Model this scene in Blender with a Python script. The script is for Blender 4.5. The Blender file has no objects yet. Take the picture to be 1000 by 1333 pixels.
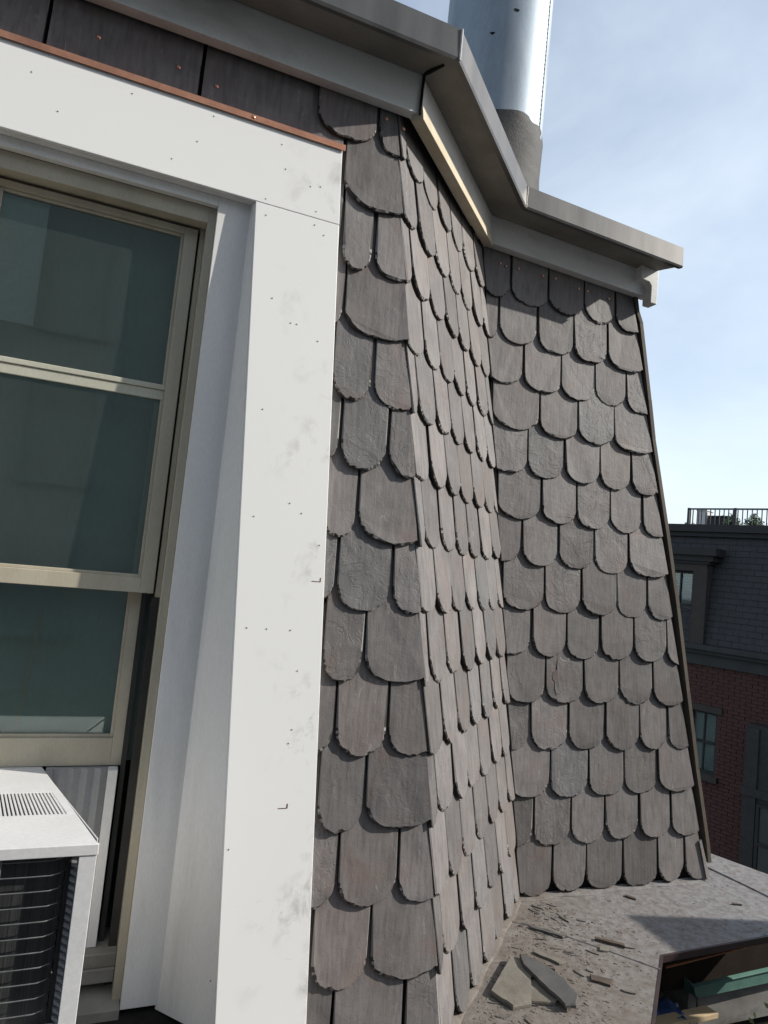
import bpy, math, random
from mathutils import Vector, Matrix
R = math.radians
rnd = random.Random(7)
S = bpy.context.scene

# ------------------------------------------------------------------ camera
FPX, YAW, PITCH, ROLL = 882.52, 1.19627, 0.07727, 0.09906
fw = Vector((math.cos(PITCH)*math.cos(YAW), math.cos(PITCH)*math.sin(YAW), math.sin(PITCH)))
r0 = Vector((math.sin(YAW), -math.cos(YAW), 0)); u0 = r0.cross(fw)
rt = math.cos(ROLL)*r0 + math.sin(ROLL)*u0
up = -math.sin(ROLL)*r0 + math.cos(ROLL)*u0
cam = bpy.data.cameras.new('camera'); camo = bpy.data.objects.new('camera', cam)
S.collection.objects.link(camo); S.camera = camo
camo.matrix_world = Matrix(((rt.x, up.x, -fw.x, 0), (rt.y, up.y, -fw.y, 0), (rt.z, up.z, -fw.z, 0), (0, 0, 0, 1)))
cam.sensor_fit = 'VERTICAL'; cam.sensor_height = 24; cam.lens = 24*FPX/1333
cam.clip_start = .05; cam.clip_end = 3000

# ------------------------------------------------------------------ light
SA, SB = 2.7, 1.75                                     # sideways and downward run of a shadow per metre of depth
SUNV = Vector((SA, -1.0, SB)).normalized()          # towards the sun
sun = bpy.data.lights.new('sun', 'SUN'); suno = bpy.data.objects.new('sun', sun)
S.collection.objects.link(suno)
sun.energy = 5.0; sun.angle = R(.5); sun.color = (1, .945, .86)
suno.rotation_euler = SUNV.to_track_quat('Z', 'Y').to_euler()
suno.location = SUNV*30
W = bpy.data.worlds.new('World'); S.world = W; W.use_nodes = True
nt = W.node_tree; N = nt.nodes; L = nt.links
bg = N['Background']; bg.inputs['Strength'].default_value = .135
sky = N.new('ShaderNodeTexSky'); sky.sky_type = 'NISHITA'; sky.sun_disc = False
sky.sun_elevation = math.asin(SUNV.z); sky.sun_rotation = math.atan2(SUNV.x, SUNV.y)
sky.air_density = 1.0; sky.dust_density = 1.2; sky.ozone_density = 1.6
tc = N.new('ShaderNodeTexCoord'); mp = N.new('ShaderNodeMapping')
mp.inputs['Scale'].default_value = (1.1, 1.1, 2.3); mp.inputs['Rotation'].default_value = (0, .35, .5)
mp.inputs['Location'].default_value = (.3, .1, .7)
L.new(tc.outputs['Generated'], mp.inputs['Vector'])
cn = N.new('ShaderNodeTexNoise'); cn.inputs['Scale'].default_value = 1.15; cn.inputs['Detail'].default_value = 9
cn.inputs['Roughness'].default_value = .58; cn.inputs['Distortion'].default_value = .5
L.new(mp.outputs['Vector'], cn.inputs['Vector'])
cr = N.new('ShaderNodeValToRGB'); cr.color_ramp.elements[0].position = .38; cr.color_ramp.elements[1].position = .70
cr.color_ramp.elements[0].color = (.25, .25, .25, 1); cr.color_ramp.elements[1].color = (.62, .62, .62, 1)
L.new(cn.outputs['Fac'], cr.inputs['Fac'])
cm = N.new('ShaderNodeMix'); cm.data_type = 'RGBA'
sx = N.new('ShaderNodeSeparateXYZ'); L.new(tc.outputs['Generated'], sx.inputs[0])
hz = N.new('ShaderNodeMapRange'); hz.inputs['From Min'].default_value = .30; hz.inputs['From Max'].default_value = .0
hz.inputs['To Min'].default_value = 0; hz.inputs['To Max'].default_value = .26; L.new(sx.outputs['Z'], hz.inputs['Value'])
ad = N.new('ShaderNodeMath'); ad.operation = 'ADD'; ad.use_clamp = True
L.new(cr.outputs['Color'], ad.inputs[0]); L.new(hz.outputs[0], ad.inputs[1]); L.new(ad.outputs[0], cm.inputs['Factor']); L.new(sky.outputs['Color'], cm.inputs[6])
cm.inputs[7].default_value = (6.5, 7.25, 7.9, 1)
L.new(cm.outputs[2], bg.inputs['Color'])
S.view_settings.view_transform = 'Standard'; S.view_settings.look = 'None'
S.view_settings.gamma = 1; S.view_settings.exposure = .24
S.view_settings.use_curve_mapping = False

# ------------------------------------------------------------------ mesh helpers
class MB:
    def __init__(s): s.v = []; s.f = []
    def add(s, vs, fs):
        o = len(s.v); s.v += [tuple(v) for v in vs]; s.f += [tuple(i+o for i in f) for f in fs]
    def hexa(s, b, t):                       # four bottom points, four top points (ccw seen from the top)
        s.add(list(b)+list(t), [(3,2,1,0),(4,5,6,7),(0,1,5,4),(1,2,6,5),(2,3,7,6),(3,0,4,7)])
    def box(s, x0, x1, y0, y1, z0, z1):
        s.hexa([(x0,y0,z0),(x1,y0,z0),(x1,y1,z0),(x0,y1,z0)], [(x0,y0,z1),(x1,y0,z1),(x1,y1,z1),(x0,y1,z1)])
    def prism(s, pts, d):                    # polygon pts extruded along vector d
        n = len(pts); d = Vector(d); a = [Vector(p) for p in pts]
        s.add(a+[p+d for p in a], [tuple(range(n-1,-1,-1)), tuple(range(n,2*n))]+[(i,(i+1)%n,n+(i+1)%n,n+i) for i in range(n)])
    def tube(s, pts, r, n=8, cap=True):
        pts = [Vector(p) for p in pts]; rr = r if isinstance(r, (list, tuple)) else [r]*len(pts)
        vs = []
        for i, p in enumerate(pts):
            t = (pts[min(i+1,len(pts)-1)]-pts[max(i-1,0)]).normalized()
            a = t.orthogonal() if i == 0 else (a - t*a.dot(t))
            a.normalize(); b = t.cross(a)
            for k in range(n):
                w = 2*math.pi*k/n; vs.append(p+(a*math.cos(w)+b*math.sin(w))*rr[i])
        fs = [(i*n+k, i*n+(k+1)%n, (i+1)*n+(k+1)%n, (i+1)*n+k) for i in range(len(pts)-1) for k in range(n)]
        if cap: fs += [tuple(range(n-1,-1,-1)), tuple(range(len(vs)-n, len(vs)))]
        s.add(vs, fs)
    def lathe(s, c, prof, n=48, cap=True):   # prof: (radius, z)
        vs = [(c[0]+r*math.cos(2*math.pi*k/n), c[1]+r*math.sin(2*math.pi*k/n), z) for r, z in prof for k in range(n)]
        m = len(prof)
        fs = [(i*n+k, i*n+(k+1)%n, (i+1)*n+(k+1)%n, (i+1)*n+k) for i in range(m-1) for k in range(n)]
        if cap: fs += [tuple(range(n-1,-1,-1)), tuple(range((m-1)*n, m*n))]
        s.add(vs, fs)
    def mesh(s, name, smooth=False):
        me = bpy.data.meshes.new(name); me.from_pydata(s.v, [], s.f); me.validate()
        if smooth:
            for p in me.polygons: p.use_smooth = True
        return me

def link(o): S.collection.objects.link(o); return o
def tag(o, label=None, cat=None, group=None, kind=None):
    if label: o['label'] = label
    if cat: o['category'] = cat
    if group: o['group'] = group
    if kind: o['kind'] = kind
    return o
def empty(name, loc, label, cat, group=None):
    o = link(bpy.data.objects.new(name, None)); o.location = loc; o.empty_display_size = .1
    return tag(o, label, cat, group)
def put(o, parent):
    o.parent = parent
    if parent is not None and parent.type == 'EMPTY':
        o.matrix_parent_inverse = Matrix.Translation(-parent.location)
    return o
def obj(name, mb, mat, parent=None, smooth=False, bevel=0, kind=None, label=None):
    me = mb.mesh(name, smooth) if isinstance(mb, MB) else mb
    if not me.materials: me.materials.append(mat)
    o = link(bpy.data.objects.new(name, me))
    if parent is not None: put(o, parent)
    if bevel:
        b = o.modifiers.new('bevel', 'BEVEL'); b.width = bevel; b.segments = 2; b.limit_method = 'ANGLE'; b.angle_limit = R(40)
    return tag(o, label, None, None, kind)
def child_at(name, me, M, parent):
    o = link(bpy.data.objects.new(name, me)); o.parent = parent; o.matrix_basis = M
    return o

# ------------------------------------------------------------------ material helpers
class NT:
    def __init__(s, name):
        s.m = bpy.data.materials.new(name); s.m.use_nodes = True
        s.t = s.m.node_tree; s.b = s.t.nodes['Principled BSDF']; s.o = s.t.nodes['Material Output']
        s.c = None
    def n(s, ty, **kw):
        x = s.t.nodes.new(ty)
        for k, v in kw.items(): setattr(x, k, v)
        return x
    def l(s, a, b): s.t.links.new(a, b)
    def setin(s, x, i, v):
        if hasattr(v, 'is_linked') or isinstance(v, bpy.types.NodeSocket): s.l(v, x.inputs[i])
        else: x.inputs[i].default_value = v
    def coord(s, scale=(1,1,1), rand=False, rot=(0,0,0), loc=(0,0,0)):
        t = s.n('ShaderNodeTexCoord'); v = t.outputs['Object']
        if rand:
            oi = s.n('ShaderNodeObjectInfo'); k = s.n('ShaderNodeVectorMath', operation='SCALE')
            k.inputs[0].default_value = (37.3, 91.7, 53.1); s.l(oi.outputs['Random'], k.inputs['Scale'])
            a = s.n('ShaderNodeVectorMath', operation='ADD'); s.l(v, a.inputs[0]); s.l(k.outputs[0], a.inputs[1]); v = a.outputs[0]
        m = s.n('ShaderNodeMapping'); s.l(v, m.inputs['Vector'])
        m.inputs['Scale'].default_value = scale; m.inputs['Rotation'].default_value = rot; m.inputs['Location'].default_value = loc
        return m.outputs['Vector']
    def noise(s, v, scale, detail=4, rough=.55, dist=0):
        x = s.n('ShaderNodeTexNoise'); s.l(v, x.inputs['Vector'])
        x.inputs['Scale'].default_value = scale; x.inputs['Detail'].default_value = detail
        x.inputs['Roughness'].default_value = rough; x.inputs['Distortion'].default_value = dist
        return x.outputs['Fac']
    def ramp(s, f, stops, const=False):
        x = s.n('ShaderNodeValToRGB'); s.l(f, x.inputs['Fac']); e = x.color_ramp.elements
        if const: x.color_ramp.interpolation = 'CONSTANT'
        while len(e) < len(stops): e.new(.5)
        for i, (p, c) in enumerate(stops):
            e[i].position = p; c = c if isinstance(c, tuple) else (c, c, c); e[i].color = (*c, 1)
        return x.outputs['Color']
    def mix(s, f, a, b, mode='MIX'):
        x = s.n('ShaderNodeMix', data_type='RGBA', blend_type=mode)
        s.setin(x, 0, f)
        for i, v in ((6, a), (7, b)):
            if isinstance(v, tuple): x.inputs[i].default_value = (*v, 1)
            else: s.l(v, x.inputs[i])
        return x.outputs[2]
    def math(s, op, a, b=0.0, clamp=False):
        x = s.n('ShaderNodeMath', operation=op, use_clamp=clamp); s.setin(x, 0, a); s.setin(x, 1, b)
        return x.outputs[0]
    def bump(s, h, strength=.4, dist=.003, prev=None):
        x = s.n('ShaderNodeBump'); s.l(h, x.inputs['Height']); x.inputs['Strength'].default_value = strength
        x.inputs['Distance'].default_value = dist
        if prev is not None: s.l(prev, x.inputs['Normal'])
        return x.outputs['Normal']
    def done(s, col=None, rough=.6, metal=0, normal=None, spec=None):
        if col is not None:
            if isinstance(col, tuple): s.b.inputs['Base Color'].default_value = (*col, 1)
            else: s.l(col, s.b.inputs['Base Color'])
        s.setin(s.b, 'Roughness', rough); s.setin(s.b, 'Metallic', metal)
        if normal is not None: s.l(normal, s.b.inputs['Normal'])
        if spec is not None: s.b.inputs['Specular IOR Level'].default_value = spec
        return s.m

def weathered(name, c1, c2, scale=8, rough=.6, metal=0, bump=.15, stretch=(1,1,1), dirt=None, dirt_amt=.5, rand=False, bd=.002, fine=140):
    t = NT(name); v = t.coord(stretch, rand)
    n1 = t.noise(v, scale, 6, .6); n2 = t.noise(v, fine, 3)
    col = t.mix(t.ramp(n1, [(.32, 0.), (.68, 1.)]), c1, c2)
    if dirt:
        d = t.noise(v, scale*.45, 7, .65, .4)
        col = t.mix(t.ramp(d, [(.5, 0.), (.72, dirt_amt)]), col, dirt)
    col = t.mix(t.math('MULTIPLY', n2, .25), col, (0, 0, 0))
    h = t.math('ADD', n1, t.math('MULTIPLY', n2, .5))
    return t.done(col, t.math('ADD', t.math('MULTIPLY', n1, .2), rough-.1), metal, t.bump(h, bump, bd))

def slate_material():
    t = NT('slate'); v = t.coord((1,1,1), True); vs = t.coord((1.0,.12,1.0), True)
    oi = t.n('ShaderNodeObjectInfo'); rd = oi.outputs['Random']
    r2 = t.math('FRACT', t.math('MULTIPLY', rd, 17.31)); r3 = t.math('FRACT', t.math('MULTIPLY', rd, 71.77))
    blotch = t.noise(v, 11, 6, .6, .3); streak = t.noise(vs, 95, 5, .6); fine = t.noise(v, 210, 4, .65)
    col = t.mix(t.ramp(blotch, [(.3, 0.), (.7, 1.)]), (.094, .087, .087), (.153, .142, .140))
    col = t.mix(t.ramp(r2, [(.25, 0.), (1., .75)]), col, t.mix(r3, (.136, .112, .104), (.098, .104, .109)))
    col = t.mix(t.ramp(streak, [(.42, .0), (.72, .38)]), col, (.225, .212, .203))
    col = t.mix(t.ramp(streak, [(.25, .4), (.45, 0.)]), col, (.06, .055, .052))
    rust = t.noise(v, 6.5, 6, .6, .5)
    col = t.mix(t.ramp(rust, [(.55, 0.), (.72, .5)]), col, (.155, .105, .088))
    lich = t.noise(v, 150, 3, .7)
    col = t.mix(t.ramp(lich, [(.70, 0.), (.76, .55)]), col, (.34, .32, .29))
    scr = t.noise(t.coord((1.0,.25,1.0), True, (0,0,.9)), 40, 6, .7, 1.5)
    col = t.mix(t.ramp(scr, [(.63, 0.), (.675, .55), (.71, 0.)]), col, (.29, .275, .265))
    val = t.math('ADD', t.math('MULTIPLY', rd, .50), .74)
    col = t.mix(1.0, col, t.n_val(val), 'MULTIPLY')
    # delaminated layers: stepped noise, strong only on some slates
    fl = t.noise(v, 13, 7, .62, .7)
    steps = t.ramp(fl, [(.0, .0), (.44, .0), (.455, .3), (.55, .34), (.562, .65), (.64, .7), (.652, 1.)])
    amt = t.ramp(r3, [(.5, .10), (.72, .35), (.93, 1.)])
    h = t.math('MULTIPLY', steps, amt)
    n = t.bump(h, .55, .006)
    n = t.bump(t.math('ADD', streak, t.math('MULTIPLY', fine, .8)), .26, .0024, n)
    n = t.bump(blotch, .35, .006, n)
    return t.done(col, .62, 0, n, .35)
def n_val(self, s):
    x = self.n('ShaderNodeCombineColor')
    for i in range(3): self.l(s, x.inputs[i])
    return x.outputs[0]
NT.n_val = n_val

def casing_material():
    t = NT('white_casing_paint'); v = t.coord(); g = t.n('ShaderNodeTexCoord')
    sep = t.n('ShaderNodeSeparateXYZ'); t.l(g.outputs['Object'], sep.inputs[0])
    # smudges gather on the board's slate side (x grows to the right as z falls)
    side = t.math('ADD', sep.outputs['X'], t.math('MULTIPLY', sep.outputs['Z'], .05))
    band = t.ramp(side, [(.30, .0), (.40, .7), (.47, 1.)])
    sm = t.noise(t.coord((1,1,.8)), 15, 8, .72, .5); pat = t.noise(v, 5.2, 3, .6)
    m = t.math('MULTIPLY', t.math('MULTIPLY', t.ramp(sm, [(.50, 0.), (.66, .7)]), t.ramp(pat, [(.50, 0.), (.62, 1.)])), band)
    gen = t.noise(v, 3.5, 6, .6)
    col = t.mix(t.ramp(gen, [(.3, 0.), (.75, .5)]), (.775, .775, .76), (.75, .75, .735))
    col = t.mix(m, col, (.30, .28, .25))
    sc = t.noise(t.coord((.3,1,1.6), False, (0,.5,0)), 38, 5, .7, 1.)
    col = t.mix(t.ramp(sc, [(.70, 0.), (.73, .3)]), col, (.42, .40, .37))
    return t.done(col, .5, 0, t.bump(t.noise(v, 60, 4), .08, .001), .3)

def deck_material():
    t = NT('dusty_roof_metal'); v = t.coord()
    sep = t.n('ShaderNodeSeparateXYZ'); g = t.n('ShaderNodeTexCoord'); t.l(g.outputs['Object'], sep.inputs[0])
    n1 = t.noise(v, 4, 7, .62, .3); n2 = t.noise(v, 34, 7, .7); n3 = t.noise(t.coord((1,1,1), False, (0,0,.8)), 170, 4, .7)
    col = t.mix(t.ramp(n1, [(.3, 0.), (.7, 1.)]), (.145, .129, .114), (.196, .178, .161))
    # bare bluish metal on the right, brown dust near the slates
    bare = t.math('ADD', t.math('MULTIPLY', sep.outputs['X'], .8), t.math('MULTIPLY', n1, .9))
    col = t.mix(t.ramp(t.math('SUBTRACT', bare, 1.6), [(.0, 0.), (.55, .9)]), col, (.22, .22, .225))
    col = t.mix(t.ramp(n2, [(.42, .0), (.66, .75)]), col, (.105, .082, .068))
    sx = t.noise(t.coord((.5,2.2,1), False, (0,0,.75)), 9, 8, .7, .8)
    col = t.mix(t.ramp(sx, [(.57, 0.), (.70, .5)]), col, (.27, .255, .24))
    col = t.mix(t.ramp(n3, [(.64, 0.), (.70, .55)]), col, (.085, .06, .048))
    col = t.mix(t.ramp(n3, [(.25, .5), (.32, 0.)]), col, (.42, .40, .38))
    h = t.math('ADD', t.math('MULTIPLY', n2, .8), t.math('MULTIPLY', n3, .4))
    return t.done(col, .8, 0, t.bump(h, .5, .005), .25)

def glass_material(name, tint, base=.06, dust=.05):
    t = NT(name); t.t.nodes.remove(t.b)
    tr = t.n('ShaderNodeBsdfTransparent'); tr.inputs['Color'].default_value = (*tint, 1)
    gl = t.n('ShaderNodeBsdfGlossy'); gl.inputs['Roughness'].default_value = .03; gl.inputs['Color'].default_value = (.9, .95, .95, 1)
    lw = t.n('ShaderNodeFresnel'); lw.inputs['IOR'].default_value = 1.52
    f = t.math('ADD', lw.outputs[0], base, True)
    di = t.n('ShaderNodeBsdfDiffuse'); di.inputs['Color'].default_value = (.50, .58, .55, 1)
    dn = t.noise(t.coord((1, 1, .6)), 9, 5, .65); dm = t.n('ShaderNodeMixShader')
    t.l(t.math('ADD', t.math('MULTIPLY', dn, dust*.6), dust*.7), dm.inputs[0]); t.l(tr.outputs[0], dm.inputs[1]); t.l(di.outputs[0], dm.inputs[2])
    mx = t.n('ShaderNodeMixShader'); t.l(f, mx.inputs[0]); t.l(dm.outputs[0], mx.inputs[1]); t.l(gl.outputs[0], mx.inputs[2])
    t.l(mx.outputs[0], t.o.inputs['Surface'])
    return t.m

def brick_material():
    t = NT('far_brick'); v = t.coord((1,1,1)); n = t.noise(v, 7, 4); n2 = t.noise(v, 30, 3)
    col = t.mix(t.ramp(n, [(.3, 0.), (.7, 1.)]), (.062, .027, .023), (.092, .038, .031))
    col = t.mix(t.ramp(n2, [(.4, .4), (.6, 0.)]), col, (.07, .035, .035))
    return t.done(col, .9)

M = {}
M['slate'] = slate_material()
M['slate_edge_shade'] = weathered('chipped_slate_edge_shade', (.034,.031,.029), (.070,.064,.060), 70, .8, 0, .5, (1,1,1), None, .5, True, .003)  # chipped edges, darkened further to stand for shadow lines between slates
M['slate_chip'] = weathered('fresh_slate_chip', (.20,.19,.18), (.30,.29,.275), 70, .8, 0, .4, (1,1,1), None, .5, True, .003)
M['casing'] = casing_material()
M['deck'] = deck_material()
M['backing'] = weathered('felt_backing', (.02,.02,.02), (.035,.033,.03), 10, .9)
M['jamb'] = weathered('grey_white_jamb_paint', (.80,.78,.745), (.845,.825,.795), 4, .5, 0, .06, (3,3,.5), (.36,.35,.33), .35)
M['tan'] = weathered('tan_window_paint', (.46,.415,.315), (.54,.49,.385), 6, .5, 0, .06, (2,2,.6), (.24,.22,.18), .4)
M['cream'] = weathered('cream_inner_rail', (.50,.49,.39), (.56,.55,.45), 5, .5)
M['sillwood'] = weathered('grimy_sill_paint', (.20,.19,.165), (.30,.285,.25), 9, .7, 0, .2, (1,1,1), (.06,.055,.05), .8)
M['track'] = weathered('dark_sash_track', (.018,.018,.018), (.04,.038,.035), 12, .6)
M['glass'] = glass_material('window_glass', (.85,.93,.90), .06)
M['far_glass'] = glass_material('far_window_glass', (.7,.8,.8), .04, .05)
M['shade'] = weathered('green_roller_shade', (.37,.48,.44), (.42,.53,.49), 3, .8, 0, .05, (1,1,.4))
M['light_patch_sheet'] = weathered('pale_light_patch', (.86,.88,.88), (.90,.90,.90), 3, .8)
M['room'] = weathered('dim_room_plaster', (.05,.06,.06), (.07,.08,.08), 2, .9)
M['copper'] = weathered('new_copper', (.72,.34,.20), (.55,.25,.15), 20, .38, 1, .12, (1,1,1), (.28,.14,.10), .6)
M['nail'] = weathered('copper_nail', (.80,.42,.30), (.72,.36,.25), 30, .35, .9)
M['hole'] = weathered('dark_nail_hole', (.02,.02,.02), (.05,.04,.035), 30, .8)
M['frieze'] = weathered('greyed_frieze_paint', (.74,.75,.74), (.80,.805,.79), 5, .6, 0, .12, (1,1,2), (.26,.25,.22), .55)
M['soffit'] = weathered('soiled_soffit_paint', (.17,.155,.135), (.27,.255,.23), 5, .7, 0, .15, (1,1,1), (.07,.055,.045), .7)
M['strip'] = weathered('bare_yellowed_wood_strip', (.50,.43,.30), (.60,.54,.41), 9, .7, 0, .2, (1,1,1), (.26,.20,.13), .5)
M['gutter'] = weathered('dull_grey_metal', (.100,.098,.095), (.132,.129,.125), 3, .42, .4, .05, (5,5,.7), (.16,.155,.15), .4)
M['galv'] = weathered('galvanised_steel', (.25,.31,.37), (.34,.39,.43), 7, .58, .45, .06, (1,1,.35), (.17,.20,.24), .8)
M['collar'] = weathered('dark_wrapped_flashing', (.020,.020,.020), (.038,.037,.036), 9, .7, 0, .5, (1,1,2), None, .5, False, .01)
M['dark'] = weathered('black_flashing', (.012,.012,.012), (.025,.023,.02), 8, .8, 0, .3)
M['wood_old'] = weathered('weathered_brown_wood', (.062,.050,.038), (.115,.095,.070), 16, .8, 0, .35, (3,3,.35), (.05,.04,.03), .6)
M['ac_white'] = weathered('off_white_ac_enamel', (.66,.66,.66), (.72,.72,.715), 6, .38, 0, .04, (1,1,1), (.45,.44,.42), .3)
M['ac_dark'] = weathered('ac_coil_black', (.022,.022,.023), (.06,.06,.06), 45, .5, .2, .3, (8,1,.05))
M['ac_slot'] = weathered('ac_louver_grey', (.20,.20,.21), (.26,.26,.27), 12, .5)
M['wire'] = weathered('ac_wire_grey', (.14,.14,.145), (.24,.24,.24), 40, .4, .5)
M['panel'] = weathered('grey_accordion_vinyl', (.26,.265,.27), (.31,.315,.32), 6, .5)
M['maroon'] = weathered('dark_red_brown_trim', (.022,.010,.009), (.038,.018,.016), 12, .6)
M['verdigris'] = weathered('green_copper_patina', (.085,.20,.17), (.13,.27,.225), 9, .7, .1, .25, (1,1,1), (.05,.10,.085), .8)
M['board'] = weathered('peeling_grey_board', (.16,.15,.14), (.24,.235,.22), 8, .8, 0, .4, (1,1,1.5), (.05,.045,.04), .9)
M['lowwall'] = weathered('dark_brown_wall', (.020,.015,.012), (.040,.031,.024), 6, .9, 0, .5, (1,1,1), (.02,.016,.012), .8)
M['blue'] = weathered('blue_tarp', (.035,.075,.19), (.05,.10,.25), 15, .5, 0, .4)
M['plank'] = weathered('pale_pine_plank', (.42,.31,.18), (.52,.41,.26), 10, .7, 0, .2, (.3,2,2))
M['shard_light'] = weathered('loose_slate_buff', (.15,.138,.115), (.225,.205,.17), 14, .7, 0, .5, (1,1,1), (.10,.085,.06), .7, True, .004)
M['shard_dark'] = weathered('loose_slate_dark', (.075,.073,.07), (.115,.11,.105), 14, .6, 0, .4, (1,1,1), None, .5, True, .003)
M['stick'] = weathered('dark_splinter', (.06,.04,.03), (.10,.075,.055), 30, .8)
M['crumb'] = weathered('brown_slate_crumb', (.10,.078,.064), (.20,.175,.15), 35, .9)
M['stone'] = weathered('terrace_stone', (.26,.255,.24), (.32,.315,.30), 1, .9)
M['stone_trim'] = weathered('terrace_window_grey', (.22,.22,.21), (.26,.26,.25), 1, .9)
M['sliver'] = weathered('slate_sliver', (.075,.065,.058), (.17,.155,.14), 45, .8)
M['solder'] = weathered('bright_solder', (.34,.33,.32), (.44,.43,.41), 30, .45, .5)
M['brick'] = brick_material()
M['mortar'] = weathered('far_mortar', (.055,.046,.042), (.075,.065,.058), 10, .9)
M['far_slate'] = weathered('far_dark_slate', (.026,.028,.031), (.045,.046,.050), 5, .75, 0, .1, (1,1,1), None, .5, True)
M['brown_trim'] = weathered('far_brownstone_trim', (.042,.034,.030), (.062,.052,.045), 4, .8)
M['dark_trim'] = weathered('far_dark_trim', (.018,.018,.019), (.032,.031,.030), 4, .7)
M['green_trim'] = weathered('far_patina_trim', (.028,.031,.031), (.045,.05,.048), 4, .7)
M['blind'] = weathered('far_pale_blind', (.44,.49,.48), (.52,.57,.55), 5, .8)
M['iron'] = weathered('black_railing_iron', (.02,.02,.022), (.035,.035,.035), 10, .5)
M['leaf'] = weathered('dark_green_leaves', (.035,.085,.02), (.06,.13,.03), 4, .6, 0, .1, (1,1,1), None, .5, True)
M['leaf_bright'] = weathered('yellow_green_leaves', (.12,.17,.035), (.22,.24,.06), 60, .55, 0, .1)
M['bark'] = weathered('bark', (.06,.045,.03), (.10,.075,.05), 20, .9, 0, .4)
M['white_box'] = weathered('pale_grey_metal_box', (.55,.56,.57), (.62,.62,.62), 3, .6)
M['asphalt'] = weathered('asphalt', (.042,.042,.042), (.062,.06,.058), .6, .9, 0, .3)

for k_, v_ in (('dark', .08), ('gutter', .3), ('lowwall', .1), ('backing', .1), ('deck', .12), ('slate_edge_shade', .15)):
    M[k_].node_tree.nodes['Principled BSDF'].inputs['Specular IOR Level'].default_value = v_

# ------------------------------------------------------------------ fitted planes of the slate slopes
yA, kA, yC, kC, dB, kB = 1.5568, .0555, 2.1871, .0555, -.5893, .1312
Q = math.sqrt(.5)
def PA(x, z, o=0.): return Vector((x, yA+kA*z-o, z))
def PC(x, z, o=0.): return Vector((x, yC+kC*z-o, z))
def PB(t, z, o=0.):
    d = dB-kB*z+o
    return Vector((Q*d+Q*t, -Q*d+Q*t, z))
def hipX(z): return yA+math.sqrt(2)*dB+(kA-math.sqrt(2)*kB)*z
def valX(z): return yC+math.sqrt(2)*dB+(kC-math.sqrt(2)*kB)*z
def hipT(z): return (hipX(z)+yA+kA*z)*Q
def valT(z): return (valX(z)+yC+kC*z)*Q
def rhipX(z): return 2.168-.194*z
DZ = -1.145            # lower roof level
ZT = 1.42              # top of the slopes, behind the cornice
ROW, Z0 = .17, .0546
GZ = -9.4

# ------------------------------------------------------------------ ground
mb = MB(); mb.add([(-1500,-1500,GZ),(1500,-1500,GZ),(1500,1500,GZ),(-1500,1500,GZ)], [(0,1,2,3)])
tag(obj('ground', mb, M['asphalt']), 'grey asphalt ground far below between the houses', None, None, 'structure')

# ------------------------------------------------------------------ the house
house = empty('house', (0, 3.0, GZ), 'near house with scalloped slate mansard, white window casing and grey metal cornice', 'house')

# --- slate faces
class Face:
    def __init__(s, name, P, k, u, lo, hi, zlo, zhi):
        s.P, s.k, s.u = P, k, Vector(u); s.lo, s.hi = lo, hi
        s.c = 1/math.sqrt(1+k*k)
        a = P(0, 0); b = P(0, 1)
        s.v = (b-a).normalized(); s.n = s.u.cross(s.v).normalized()
        m = MB()
        pts = [P(lo(zlo), zlo, -.026), P(hi(zlo), zlo, -.026), P(hi(zhi), zhi, -.026), P(lo(zhi), zhi, -.026)]
        m.prism(pts, -s.n*.03)
        s.o = obj('slate_slope', m, M['backing'], house)
    def M(s, t, z, w):
        p = s.P(t, z) + s.n*w
        return Matrix(((s.u.x, s.v.x, s.n.x, p.x), (s.u.y, s.v.y, s.n.y, p.y), (s.u.z, s.v.z, s.n.z, p.z), (0,0,0,1)))

def clip(poly, a, b, c):                     # keep a*x+b*y <= c
    out = []
    for i in range(len(poly)):
        p, q = poly[i], poly[(i+1) % len(poly)]
        dp, dq = a*p[0]+b*p[1]-c, a*q[0]+b*q[1]-c
        if dp <= 0: out.append(p)
        if (dp < 0 < dq) or (dq < 0 < dp):
            f = dp/(dp-dq); out.append((p[0]+f*(q[0]-p[0]), p[1]+f*(q[1]-p[1]), p[2] and q[2]))
    return out

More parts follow.
